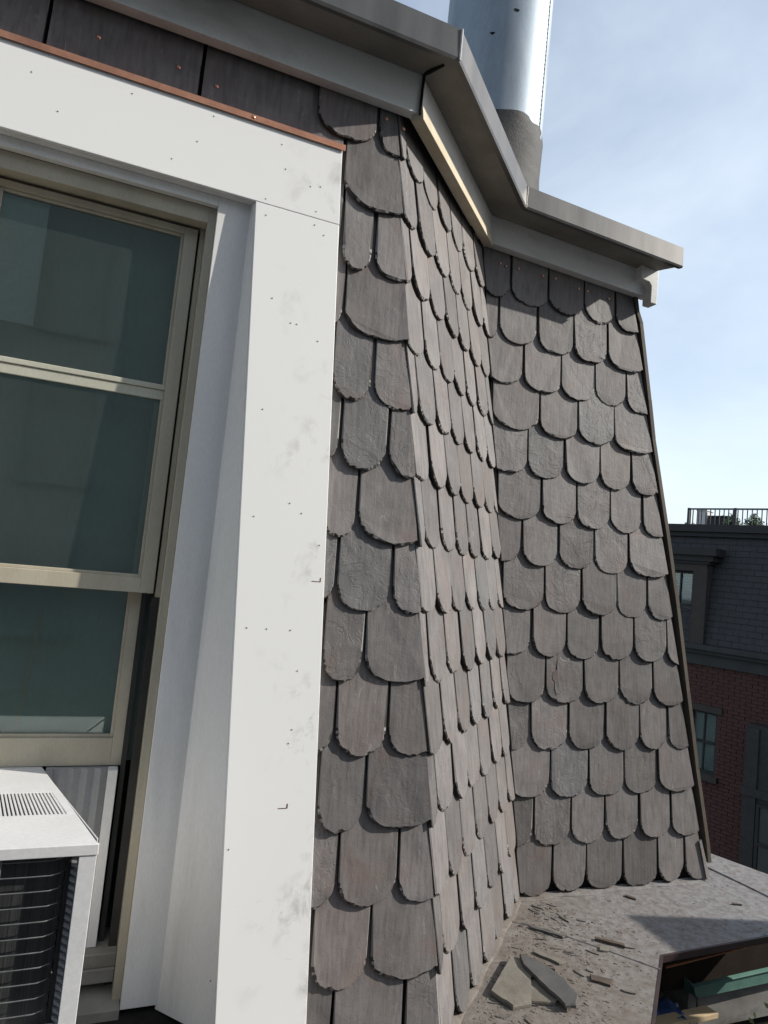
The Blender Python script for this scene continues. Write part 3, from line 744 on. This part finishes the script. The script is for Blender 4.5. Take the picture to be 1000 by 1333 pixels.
pl = MB(); pl.hexa([(1.90,1.86,-1.490),(2.30,1.95,-1.555),(2.29,2.0,-1.555),(1.89,1.91,-1.490)], [(1.90,1.86,-1.472),(2.30,1.95,-1.537),(2.29,2.0,-1.537),(1.89,1.91,-1.472)])
tag(obj('plank', pl, M['plank'], bevel=.001), 'pale pine plank lying beside the blue tarp, below the roof edge', 'plank')
mb = MB(); g_ = 9
for i in range(g_):
    for j in range(g_):
        mb.v.append((1.90+.24*i/(g_-1), 1.925+.14*j/(g_-1)-.02*i/(g_-1), -1.478-.05*i/(g_-1)+.022*math.sin(i*1.3+j*.8)*math.cos(j*1.1)+.01*rnd.random()))
mb.f = [(i*g_+j, (i+1)*g_+j, (i+1)*g_+j+1, i*g_+j+1) for i in range(g_-1) for j in range(g_-1)]
tarp = tag(obj('tarp', mb, M['blue'], None, True), 'crumpled blue tarp tucked behind the pine plank', 'tarp')
so = tarp.modifiers.new('solid', 'SOLIDIFY'); so.thickness = .003

# leafy shoot below the roof edge
bush = empty('shrub', (2.36, 1.80, GZ), 'sunlit yellow green leafy shrub top beside the green gutter', 'shrub')
mb = MB(); mb.tube([(2.36,1.80,GZ),(2.33,1.83,-5),(2.37,1.80,-1.62)], [.04,.025,.006], 8); obj('stem', mb, M['bark'], bush)
mb = MB()
for i in range(170):
    c = Vector((2.365,1.80,-1.60))+Vector((rnd.gauss(0,.034), rnd.gauss(0,.034), rnd.gauss(0,.05)))
    a = Vector((rnd.gauss(0,1), rnd.gauss(0,1), rnd.gauss(0,.7))).normalized(); b = a.orthogonal().normalized()
    l_ = .017+rnd.random()*.012; w_ = l_*.3
    mb.add([c, c+a*l_*.5+b*w_, c+a*l_, c+a*l_*.5-b*w_], [(0,1,2,3)])
obj('foliage', mb, M['leaf_bright'], bush)

# ------------------------------------------------------------------ flue pipe on the roof
fl = empty('flue_pipe', (1.43, 2.75, 1.43), 'wide galvanised flue pipe rising behind the grey cornice', 'flue pipe')
FC = (1.43, 2.76)
def rip(z): return .249+.0016*math.sin(z*7)
mb = MB(); mb.lathe(FC, [(.249,1.98),(.250,2.4),(.2492,2.8),(.249,3.6)], 72, False); obj('pipe', mb, M['galv'], fl, True)
mb = MB(); n_ = 56; prof = [(.268,1.43),(.256,1.52),(.261,1.60),(.254,1.68),(.258,1.76),(.2535,1.86),(.256,1.94),(.2545,2.03),(.2515,2.06)]
for r_, z in prof:
    for k in range(n_):
        a = 2*math.pi*k/n_; q = r_+.004*math.sin(5*a+z*23)+.003*math.sin(11*a-z*31); zz = z+(.03*math.cos(a-.4) if z > 1.9 else 0)+.008*math.sin(3*a)
        mb.v.append((FC[0]+q*math.cos(a), FC[1]+q*math.sin(a), zz))
mb.f = [(i*n_+k, i*n_+(k+1) % n_, (i+1)*n_+(k+1) % n_, (i+1)*n_+k) for i in range(len(prof)-1) for k in range(n_)]
obj('collar', mb, M['collar'], fl, True)
mb = MB(); a = R(-52); p = (FC[0]+.2495*math.cos(a), FC[1]+.2495*math.sin(a))
mb.tube([(p[0],p[1],2.03),(p[0],p[1],3.6)], .0028, 6)
obj('pipe_seam', mb, M['collar'], fl)
mb = MB()
for i in range(40):
    z = 2.08+i*.022; aa = a-.012; mb.box(FC[0]+.251*math.cos(aa)-.002, FC[0]+.251*math.cos(aa)+.002, FC[1]+.251*math.sin(aa)-.002, FC[1]+.251*math.sin(aa)+.002, z, z+.005)
for k, (aa, z, s_) in enumerate(((-1.9,2.66,.016), (-1.75,2.52,.012), (-2.15,2.40,.010), (-1.45,2.78,.014))):  # flat dark patches standing in for the shade of dents
    c = Vector((FC[0]+.2498*math.cos(aa), FC[1]+.2498*math.sin(aa), z)); t_ = Vector((-math.sin(aa), math.cos(aa), 0)); o_ = Vector((math.cos(aa), math.sin(aa), 0))
    q = [c+t_*s_*math.cos(b)*(1+.3*math.sin(3*b))+Vector((0,0,s_*.8*math.sin(b)*(1+.25*math.cos(2*b))))-o_*(1-math.cos(s_*math.cos(b)/.25))*.25+o_*.0006 for b in [6.283*i/12 for i in range(12)]]
    mb.add(q, [tuple(range(12))])
obj('rivets_and_dent_shade', mb, M['dark'], fl, kind='stuff')
mb = MB(); mb.lathe(FC, [(.2505,2.93),(.285,2.90),(.292,2.935),(.2505,2.99)], 56, False); obj('storm_ring', mb, M['maroon'], fl, True)
mb = MB(); mb.lathe(FC, [(.40,3.75),(.41,3.76),(.02,3.92)], 56); obj('rain_cap', mb, M['galv'], fl, True)
mb = MB()
for k in range(3):
    a = k*2.1; mb.tube([(FC[0]+.247*math.cos(a), FC[1]+.247*math.sin(a), 3.55), (FC[0]+.247*math.cos(a), FC[1]+.247*math.sin(a), 3.77)], .008, 6)
obj('cap_strut', mb, M['galv'], fl)

# ------------------------------------------------------------------ air conditioner
ac = empty('air_conditioner', (-.105, 1.45, -.83), 'white window air conditioner with louvred top resting on the sill', 'air conditioner')
ZA, ZB_, YF = -.521, -.825, 1.276
XR, XRb = .040, -.072; XLf, XLb = -.335, -.335
def xr(y): return XR+(XRb-XR)*(y-YF)/(1.66-YF)
def xl(y): return -.335+0*y
mb = MB()
y1, y2 = 1.419, 1.538; tk = .003
def topq(ya, yb, xa0, xa1, xb0, xb1): mb.hexa([(xa0,ya,ZA-tk),(xa1,ya,ZA-tk),(xb1,yb,ZA-tk),(xb0,yb,ZA-tk)], [(xa0,ya,ZA),(xa1,ya,ZA),(xb1,yb,ZA),(xb0,yb,ZA)])
topq(YF, y1, xl(YF), xr(YF), xl(y1), xr(y1)); topq(y2, 1.72, xl(y2), xr(y2), xl(1.72), xr(1.72))
topq(y1, y2, xr(y1)-.016, xr(y1), xr(y2)-.016, xr(y2)); topq(y1, y2, xl(y1), xl(y1)+.016, xl(y2), xl(y2)+.016)
# side walls and bottom pan
for sx in (xr, xl):
    s_ = -.003 if sx is xr else .003
    mb.hexa([(sx(YF)+min(s_,0),YF+.03,ZB_),(sx(YF)+max(s_,0),YF+.03,ZB_),(sx(1.72)+max(s_,0),1.72,ZB_),(sx(1.72)+min(s_,0),1.72,ZB_)],
            [(sx(YF)+min(s_,0),YF+.03,ZA-tk),(sx(YF)+max(s_,0),YF+.03,ZA-tk),(sx(1.72)+max(s_,0),1.72,ZA-tk),(sx(1.72)+min(s_,0),1.72,ZA-tk)])
mb.hexa([(XLf,YF,ZB_-.01),(XR,YF,ZB_-.01),(XRb,1.72,ZB_-.01),(XLb,1.72,ZB_-.01)], [(XLf,YF,ZB_-.001),(XR,YF,ZB_-.001),(XRb,1.72,ZB_-.001),(XLb,1.72,ZB_-.001)])
obj('case', mb, M['ac_white'], ac, bevel=.0012)
mb = MB(); mb.box(XLf, XR+.0015, YF-.004, YF+.002, ZA-.0175, ZA+.001); obj('front_lip', mb, M['ac_white'], ac, bevel=.0012)
for s_ in (1, -1):
    a, b = (.012, XR) if s_ > 0 else (-.335, -.307)
    mb = MB(); mb.box(a, b, YF-.002, YF+.004, ZB_, ZA-.018)
    c_ = b-.003 if s_ > 0 else a
    mb.box(c_, c_+.003, YF+.0045, YF+.035, ZB_, ZA-.018)
    obj('corner_post', mb, M['ac_white'], ac, bevel=.001)
mb = MB(); mb.box(XLf, .030, YF-.006, YF+.002, ZB_-.014, ZB_+.006); obj('bottom_flange', mb, M['ac_white'], ac, bevel=.001)
mb = MB(); i = 0
x = xl(y1)+.018
while x < xr(y1)-.018:
    sh = (xr(y2)-xr(y1))*((x+.335)/(xr(y1)+.335))
    mb.hexa([(x,y1,ZA-.004),(x+.0036,y1,ZA-.004),(x+.0036+sh,y2,ZA-.004),(x+sh,y2,ZA-.004)], [(x,y1,ZA-.0005),(x+.0036,y1,ZA-.0005),(x+.0036+sh,y2,ZA-.0005),(x+sh,y2,ZA-.0005)]); x += .0070
obj('louver_bars', mb, M['ac_white'], ac, kind='stuff')
mb = MB(); mb.box(-.325, -.03, y1-.01, y2+.01, ZA-.03, ZA-.025); obj('louver_tray', mb, M['ac_dark'], ac)
mb = MB(); mb.box(-.315, -.008, YF+.028, YF+.034, ZB_, ZA-.005); obj('coil', mb, M['ac_dark'], ac)
mb = MB(); mb.box(-.0065, .011, YF+.029, YF+.033, ZB_, ZA-.005); obj('coil_plate', mb, M['track'], ac)
mb = MB()
for k in range(22):
    z = ZB_+.012+k*.0125; mb.hexa([(.0015,YF+.018,z),(.0112,YF+.006,z),(.0112,YF+.027,z),(.0015,YF+.027,z)], [(.0015,YF+.018,z+.006),(.0112,YF+.006,z+.006),(.0112,YF+.027,z+.006),(.0015,YF+.027,z+.006)])
obj('side_slots', mb, M['ac_slot'], ac, kind='stuff')
for k in range(12):
    z = ZA-.028-k*.0247; m_ = MB()
    m_.tube([(-.31,YF+.020,z),(-.29,YF+.011,z+.001),(-.06,YF+.010,z),(-.028,YF+.011,z),(-.014,YF+.017,z+.001),(-.008,YF+.027,z+.001)], .0011, 6)
    obj('guard_wire', m_, M['wire'], ac, True)
m_ = MB(); m_.tube([(-.105,YF+.0085,ZA-.02),(-.105,YF+.0085,ZB_)], .0014, 6); obj('guard_upright', m_, M['wire'], ac)

# ------------------------------------------------------------------ loose slates and scraps on the lower roof
def shard(name, pts, z, th, mat, label, cat, tilt=(0,0), group=None):
    cx = sum(p[0] for p in pts)/len(pts); cy = sum(p[1] for p in pts)/len(pts)
    m = MB(); out = []
    for i in range(len(pts)):
        p, q = pts[i], pts[(i+1) % len(pts)]; k = max(2, int(math.hypot(q[0]-p[0], q[1]-p[1])/.018))
        for j in range(k):
            f = j/k; e = .0022*rnd.uniform(-1, 1) if j else 0
            out.append((p[0]+f*(q[0]-p[0])-cx+e, p[1]+f*(q[1]-p[1])-cy+e))
    n = len(out); tl = lambda x, y: tilt[0]*x+tilt[1]*y
    lo_ = min(tl(x, y) for x, y in out)
    b = [(x, y, tl(x,y)-lo_) for x, y in out]; t = [(x*.975, y*.975, tl(x,y)-lo_+th) for x, y in out]; s = [(x, y, tl(x,y)-lo_+th*.6) for x, y in out]
    m.v = b+s+t
    m.f = [(i,(i+1)%n,n+(i+1)%n,n+i) for i in range(n)]+[(n+i,n+(i+1)%n,2*n+(i+1)%n,2*n+i) for i in range(n)]+[tuple(range(2*n,3*n)), tuple(range(n-1,-1,-1))]
    o = obj(name, m, mat); o.location = (cx, cy, z)
    return tag(o, label, cat, group)
shard('loose_slate', [(1.107,1.665),(1.135,1.595),(1.195,1.597),(1.236,1.66),(1.300,1.752),(1.255,1.795)][::1], DZ+.001, .012, M['shard_light'], 'buff grey broken slate lying flat, leftmost of the loose slates on the roof', 'loose slate', (.0,.03), 'loose slates on the lower roof')
shard('loose_slate', [(1.232,1.664),(1.200,1.603),(1.262,1.585),(1.308,1.622),(1.262,1.690)], DZ+.0010, .010, M['shard_light'], 'small buff slate piece half under the dark pointed slate', 'loose slate', (0,0), 'loose slates on the lower roof')
shard('loose_slate', [(1.270,1.778),(1.210,1.70),(1.255,1.612),(1.268,1.548),(1.302,1.545),(1.352,1.600),(1.335,1.672),(1.312,1.742)][::1] and [(1.276,1.782),(1.258,1.735),(1.262,1.66),(1.272,1.553),(1.300,1.545),(1.330,1.575),(1.333,1.640),(1.318,1.725)], DZ+.0135, .010, M['shard_dark'], 'dark pointed slate tipped over the two buff slates', 'loose slate', (.05,.03), 'loose slates on the lower roof')
shard('slate_splinter', [(1.36,1.825),(1.352,1.815),(1.395,1.745),(1.42,1.748),(1.41,1.775)], DZ+.001, .006, M['shard_light'], 'thin pale slate splinter lying above the three loose slates', 'slate splinter')
shard('slate_splinter', [(1.612,1.848),(1.604,1.838),(1.672,1.778),(1.682,1.79)], DZ+.001, .008, M['stick'], 'long dark splinter lying on the roof nearest the triangular shadow', 'slate splinter')
shard('slate_splinter', [(1.300,1.768),(1.294,1.760),(1.362,1.722),(1.366,1.73)], DZ+.001, .007, M['stick'], 'dark narrow splinter just behind the pointed loose slate', 'slate splinter')
shard('slate_splinter', [(1.59,1.80),(1.575,1.782),(1.60,1.772),(1.618,1.788)], DZ+.001, .005, M['shard_light'], 'small pale chip beside the long dark splinter', 'slate splinter')
shard('slate_splinter', [(1.43,1.955),(1.425,1.945),(1.50,1.87),(1.52,1.872)], DZ+.001, .007, M['shard_dark'], 'grey slate splinter near the foot of the canted slates', 'slate splinter')
shard('slate_splinter', [(1.455,1.68),(1.44,1.655),(1.48,1.62),(1.51,1.642)], DZ+.001, .006, M['stick'], 'reddish brown flake alone in the middle of the roof', 'slate splinter')
shard('slate_splinter', [(2.33,1.945),(2.325,1.938),(2.36,1.925),(2.362,1.932)], DZ+.001, .005, M['stick'], 'tiny dark chip at the upper edge of the triangular shadow', 'slate splinter')
shard('slate_splinter', [(1.94,2.08),(1.932,2.07),(1.955,2.04),(1.963,2.048)], DZ+.001, .005, M['stick'], 'tiny dark chip in front of the set back slates', 'slate splinter')
def crumbs(n, mat, name, label, gen, s0, s1):
    m = MB()
    for _ in range(n):
        x, y = gen(); s = rnd.uniform(s0, s1)*rnd.random()**.7+.0012; a = rnd.gauss(-.8,.7); el = rnd.uniform(.2, .8)
        k = rnd.randint(4, 6); h = rnd.uniform(.1, .35)*s*.6+.0004
        ring = [(s*math.cos(a)*math.cos(b)*1-s*el*math.sin(a)*math.sin(b), s*math.sin(a)*math.cos(b)+s*el*math.cos(a)*math.sin(b)) for b in [6.283*i/k+rnd.uniform(-.3,.3) for i in range(k)]]
        t_ = rnd.uniform(-.25, .25)
        m.add([(x+p, y+q, DZ+.0003) for p, q in ring]+[(x+p*.85, y+q*.85, DZ+h+t_*p) for p, q in ring],
              [tuple(range(k, 2*k))]+[(i,(i+1)%k,k+(i+1)%k,k+i) for i in range(k)])
    tag(obj(name, m, mat), label, None, None, 'stuff')
def on_deck(x, y):
    # keep clear of the slate feet and inside the roof's edge
    if y > yC+kC*DZ-.03 or y < 1.15: return False
    if (x-y)*Q < dB-kB*DZ+.02: return False
    if x > 1.769: return y > 1.74 and x < 2.5
    return (x-1.15)*.5706-(y-1.15)*.619 < -.01
def gen_corner():
    while True:
        t = rnd.random(); bx_, by_ = 1.0+.55*t, 1.56+.56*t
        d = abs(rnd.gauss(0, .16)); x, y = bx_+d*Q+rnd.gauss(0,.02), by_-d*Q+rnd.gauss(0,.02)
        if on_deck(x, y): return x, y
def gen_all():
    while True:
        x, y = rnd.uniform(.9, 2.5), rnd.uniform(1.2, 2.1)
        if on_deck(x, y): return x, y
crumbs(500, M['crumb'], 'slate_crumbs', 'dark brown slate crumbs strewn over the lower roof', gen_corner, .002, .0095)
crumbs(700, M['shard_light'], 'slate_dust', 'buff slate chips and grit strewn over the lower roof', gen_corner, .0015, .007)
m = MB()
for _ in range(75):
    x, y = gen_corner(); l_ = rnd.uniform(.006, .024); w_ = rnd.uniform(.0012, .0045); a = rnd.gauss(-.75, .45)
    if not on_deck(x+.03, y-.02): continue
    d = Vector((math.cos(a), math.sin(a), 0)); q = Vector((-d.y, d.x, 0)); c = Vector((x, y, DZ+.0004)); h = Vector((0, 0, rnd.uniform(.001, .004)))
    ring = [c-d*l_, c-d*l_*.4-q*w_, c+d*l_*.5-q*w_*.8, c+d*l_, c+d*l_*.3+q*w_, c-d*l_*.6+q*w_*.7]
    m.add(ring+[p+h for p in ring], [tuple(range(6, 12))]+[(i, (i+1) % 6, 6+(i+1) % 6, 6+i) for i in range(6)])
tag(obj('slate_slivers', m, M['sliver']), 'thin broken slate slivers near the foot of the canted slates', None, None, 'stuff')
crumbs(240, M['shard_dark'], 'slate_grit', 'fine dark grit scattered across the lower roof', gen_all, .0015, .006)

# ------------------------------------------------------------------ unseen wing added to the right, shaped to cast the triangular shadow
wing = empty('added_shadow_wing', (4.6, .2, GZ), 'unseen brick wing added so its roof corner shades the lower roof', 'building')
lam = .8; cx_, cy_, cz_ = 1.837+SA*lam, 1.96-lam, DZ+SB*lam
mb = MB(); mb.prism([(cx_,cy_,cz_-.07),(cx_,cy_-2.2,cz_-.07),(cx_+2.4,cy_-2.2,cz_-.07),(cx_+2.4,cy_-.64,cz_-.07)], (0,0,.07)); obj('roof_slab', mb, M['gutter'], wing)
mb = MB(); mb.prism([(cx_+.25,cy_-.35,GZ),(cx_+.25,cy_-2.0,GZ),(cx_+2.2,cy_-2.0,GZ),(cx_+2.2,cy_-.9,GZ)], (0,0,cz_-.071-GZ)); obj('wall', mb, M['brick'], wing)

# ------------------------------------------------------------------ unseen house row added behind the camera: fills the window's reflection, cuts sky fill
ter = empty('added_terrace', (0, -13, GZ), 'unseen grey stone house row added to fill the window reflection and block sky', 'house')
mb = MB(); mb.box(-26, 12, -22, -12, GZ, 8.5); obj('wall', mb, M['stone'], ter)
mb = MB(); mb.box(-26.3, 12.3, -12.0, -11.6, 8.1, 8.7); obj('cornice', mb, M['stone'], ter)
wn = MB(); wn.box(-.55, .55, -.06, .05, 0, 1.9); wn.box(-.7, .7, -.02, .12, -.15, -.001); wme = wn.mesh('window'); wme.materials.append(M['stone_trim'])
for fl_ in range(5):
    for k in range(13):
        o = link(bpy.data.objects.new('window', wme)); put(o, ter); o.matrix_basis = Matrix.Translation((-24.5+k*2.9, -11.95, -8.2+fl_*3.1))

# ------------------------------------------------------------------ far building across the alley
FN = Vector((-.9397,-.3420,0)); FE = Vector((-.3420,.9397,0)); FD = -14.72
def F(s, o, z): return FN*(FD+o)+FE*s+Vector((0,0,z))
fb = empty('brick_house', F(6.5,-5,GZ), 'shaded red brick house with dark mansard and dormer across the alley', 'house')
def fbox(m, s0, s1, o0, o1, z0, z1):       # s grows to the left in view; o grows towards the viewer
    m.hexa([F(s1,o1,z0),F(s0,o1,z0),F(s0,o0,z0),F(s1,o0,z0)], [F(s1,o1,z1),F(s0,o1,z1),F(s0,o0,z1),F(s1,o0,z1)])
mb = MB()
WS0, WS1, WZ0, WZ1 = 5.80, 6.36, -3.62, -2.36      # brick-wall window opening
fbox(mb, 2.0, WS0, -9, -.03, GZ, -1.15); fbox(mb, WS1, 13, -9, -.03, GZ, -1.15)
fbox(mb, WS0, WS1, -9, -.03, GZ, WZ0); fbox(mb, WS0, WS1, -9, -.03, WZ1, -1.15); fbox(mb, WS0, WS1, -9, -.5, WZ0, WZ1)
wall_o = obj('wall', mb, M['mortar'], fb)
mb = MB(); row = 0; z = -5.9
while z < -1.22:
    s = 4.4+(.11 if row % 2 else 0)
    while s < 8.2:
        segs = [(s, s+.207)]
        if z+.06 > WZ0 and z < WZ1: segs = [(s, min(s+.207, WS0)), (max(s, WS1), s+.207)]
        for sa_, sb_ in segs:
            if sb_-sa_ > .03: fbox(mb, sa_, sb_, -.032, -.012+rnd.random()*.006, z, z+.061)
        s += .22
    z += .0735; row += 1
obj('brickwork', mb, M['brick'], wall_o, kind='stuff')
mb = MB(); fbox(mb, WS0-.10, WS1+.10, -.03, .03, WZ1, WZ1+.13); obj('lintel', mb, M['brown_trim'], fb)
mb = MB(); fbox(mb, WS0-.08, WS1+.08, -.03, .06, WZ0-.11, WZ0); obj('sill', mb, M['brown_trim'], fb)
def far_window(s0, s1, z0, z1, o, blinds):
    m = MB(); w = .055
    fbox(m, s0, s0+w, o-.05, o, z0, z1); fbox(m, s1-w, s1, o-.05, o, z0, z1); fbox(m, s0+w, s1-w, o-.05, o, z1-w, z1); fbox(m, s0+w, s1-w, o-.05, o, z0, z0+w)
    zm = (z0+z1)/2; sm = (s0+s1)/2
    fbox(m, s0+w, s1-w, o-.048, o+.012, zm-.025, zm+.025)
    fbox(m, sm-.014, sm+.014, o-.046, o-.002, z0+w, zm-.025); fbox(m, sm-.014, sm+.014, o-.046, o-.002, zm+.025, z1-w)
    wo = obj('window', m, M['dark_trim'], fb)
    m = MB(); fbox(m, s0+w, s1-w, o-.042, o-.036, z0+w, z1-w); obj('pane', m, M['far_glass'], wo)
    m = MB()
    if blinds:
        k = int((z1-z0-2*w)/.045)
        for i in range(k): zz = z0+w+i*.045; m.hexa([F(s1-w,o-.09,zz),F(s0+w,o-.09,zz),F(s0+w,o-.12,zz+.02),F(s1-w,o-.12,zz+.02)], [F(s1-w,o-.088,zz+.003),F(s0+w,o-.088,zz+.003),F(s0+w,o-.118,zz+.036),F(s1-w,o-.118,zz+.036)])
    fbox(m, s0+w, s1-w, o-.16, o-.14, z0+w, z1-w)
    obj('blind', m, M['blind'], wo)
far_window(WS0, WS1, WZ0, WZ1, -.10, False)
# lower cornice of the far house
mb = MB(); fbox(mb, 2.0, 13, -.02, .22, -1.10, -1.0); fbox(mb, 2.0, 13, -.02, .14, -1.18, -1.101); fbox(mb, 2.0, 13, -.02, .05, -1.42, -1.181)
obj('lower_cornice', mb, M['green_trim'], fb)
# mansard
mb = MB()
mb.hexa([F(13,0,-.999),F(2,0,-.999),F(2,-6,-.999),F(13,-6,-.999)], [F(13,-.35,1.30),F(2,-.35,1.30),F(2,-6,1.30),F(13,-6,1.30)])
mans = obj('mansard_roof', mb, M['dark_trim'], fb)
mb = MB(); row = 0; z = -.98
while z < 1.24:
    s = 4.5+(.14 if row % 2 else 0)
    while s < 7.6:
        o0 = -.35*(z+1)/2.3; o1 = -.35*(z+.145+1)/2.3; e = rnd.uniform(0,.006)
        mb.hexa([F(s+.268,o0+.016+e,z),F(s,o0+.016,z),F(s,o0-.01,z),F(s+.268,o0-.01,z)], [F(s+.268,o1+.003,z+.145),F(s,o1+.003,z+.145),F(s,o1-.01,z+.145),F(s+.268,o1-.01,z+.145)])
        s += .275
    z += .125; row += 1
obj('slates', mb, M['far_slate'], mans, kind='stuff')
mb = MB(); fbox(mb, 2, 13, -.8, -.20, 1.40, 1.56); fbox(mb, 2, 13, -.8, -.27, 1.30, 1.399); obj('upper_cornice', mb, M['dark_trim'], fb)
mb = MB(); fbox(mb, 2, 13, -6, -.81, 1.30, 1.50); obj('flat_roof', mb, M['dark_trim'], fb)
# dormer
mb = MB()
DS0, DS1 = 6.16, 7.35
fbox(mb, DS0, DS0+.28, -1.5, .06, -.999, .68); fbox(mb, DS1-.28, DS1, -1.5, .06, -.999, .68); fbox(mb, DS0+.28, DS1-.28, -1.5, .05, .52, .68)
fbox(mb, DS0+.28, DS1-.28, -1.5, -.3, -.999, .52)
dorm = obj('dormer', mb, M['brown_trim'], fb)
mb = MB(); fbox(mb, DS0-.22, DS1+.22, -1.5, .20, .86, 1.02); fbox(mb, DS0-.14, DS1+.14, -1.5, .13, .74, .859); fbox(mb, DS0-.06, DS1+.06, -1.5, .09, .681, .739); obj('hood', mb, M['dark_trim'], dorm)
mb = MB(); fbox(mb, DS0-.02, DS0+.24, .0605, .085, -.995, .60); obj('pilaster', mb, M['brown_trim'], dorm)
far_window(DS0+.285, DS1-.285, -.95, .515, -.06, True)
# brownstone bay on the right
mb = MB(); fbox(mb, 3.4, 5.06, -.02, .42, GZ, -2.35); bay = obj('bay', mb, M['track'], fb)
mb = MB(); fbox(mb, 4.84, 5.065, .4205, .46, GZ, -2.4); fbox(mb, 3.4, 5.10, .4205, .50, -3.65, -3.5); obj('bay_trim', mb, M['track'], bay)
far_window(4.0, 4.82, -5.2, -3.75, .475, False)

# roof railing with the things behind it
rl = empty('roof_railing', F(6.5,-2,1.5), 'black iron railing along the far roof', 'railing')
zr0, zr1 = 1.50, 2.13
for s in (7.55, 6.45, 5.35, 4.25, 3.1):
    m = MB(); fbox(m, s-.025, s+.025, -2.025, -1.975, zr0, zr1+.02); obj('post', m, M['iron'], rl)
m = MB(); fbox(m, 3.0, 7.55, -2.02, -1.98, zr1-.025, zr1+.012); fbox(m, 3.0, 7.55, -2.015, -1.985, zr0+.07, zr0+.10); obj('rail', m, M['iron'], rl)
bal = MB(); fbox(bal, -.010, .010, -.01, .01, 0, zr1-zr0-.03); bm_ = bal.mesh('baluster'); bm_.transform(Matrix.Translation(-F(0,0,0))); bm_.materials.append(M['iron'])
s = 7.44
while s > 3.1:
    o = link(bpy.data.objects.new('baluster', bm_)); put(o, rl); o.matrix_basis = Matrix.Translation(F(s,-2,zr0)); s -= .105
# second run going back from the railing's left corner
m = MB()
for k in range(12): fbox(m, 7.54-.08*k, 7.56-.08*k, -2.1-.28*k-.02, -2.1-.28*k, zr0, zr1-.01)
obj('return_balusters', m, M['iron'], rl)
m = MB(); fbox(m, 7.55, 7.78, -3.4, -3.0, 1.5, 2.20); fbox(m, 7.53, 7.80, -3.42, -2.98, 2.201, 2.23); tag(obj('roof_hatch', m, M['white_box'], bevel=.01), 'pale grey box behind the far roof railing', 'roof box')
m = MB(); fbox(m, 6.98, 7.50, -3.3, -3.0, 1.5, 2.04); fbox(m, 6.96, 7.52, -3.32, -2.98, 2.041, 2.08); tag(obj('roof_cabinet', m, M['dark_trim'], bevel=.01), 'dark cabinet beside the pale box on the far roof', 'cabinet')
def clump(m, c, r, n, leaf):
    for _ in range(n):
        d = Vector((rnd.gauss(0,1), rnd.gauss(0,1), rnd.gauss(0,1))).normalized()*(rnd.random()**.5)
        p = Vector(c)+Vector((d.x*r[0], d.y*r[1], d.z*r[2])); a = Vector((rnd.gauss(0,1), rnd.gauss(0,1), rnd.gauss(0,1))).normalized(); b = a.orthogonal().normalized(); l_ = leaf*rnd.uniform(.6,1.3)
        m.add([p, p+a*l_*.5+b*l_*.3, p+a*l_, p+a*l_*.5-b*l_*.3], [(0,1,2,3)])
for s, lab in ((6.68,'left green shrub in a planter behind the far railing'), (6.20,'right green shrub in a planter behind the far railing')):
    sh_ = empty('potted_shrub', F(s,-2.5,1.5), lab, 'shrub', 'planted shrubs on the far roof')
    m = MB(); p = F(s,-2.5,0); m.lathe((p.x,p.y), [(.10,1.5),(.14,1.72),(.13,1.72)], 16); obj('planter', m, M['dark_trim'], sh_)
    m = MB(); clump(m, F(s,-2.5,1.84), (.20,.20,.17), 420, .075); clump(m, F(s+.02,-2.5,1.99), (.09,.09,.10), 120, .06); obj('foliage', m, M['leaf'], sh_)
tr = F(13.55,-14,0)
tree = empty('tree', (tr.x,tr.y,GZ), 'small green treetop just left of the far roof railing', 'tree')
m = MB(); m.tube([(tr.x,tr.y,GZ),(tr.x+.1,tr.y,-3),(tr.x,tr.y,2.4)], [.25,.2,.07], 10); obj('trunk', m, M['bark'], tree)
m = MB()
for k in range(9): clump(m, (tr.x+rnd.gauss(0,.7), tr.y+rnd.gauss(0,.7), 2.3+rnd.gauss(0,.5)), (.55,.55,.5), 260, .16)
obj('crown', m, M['leaf'], tree)
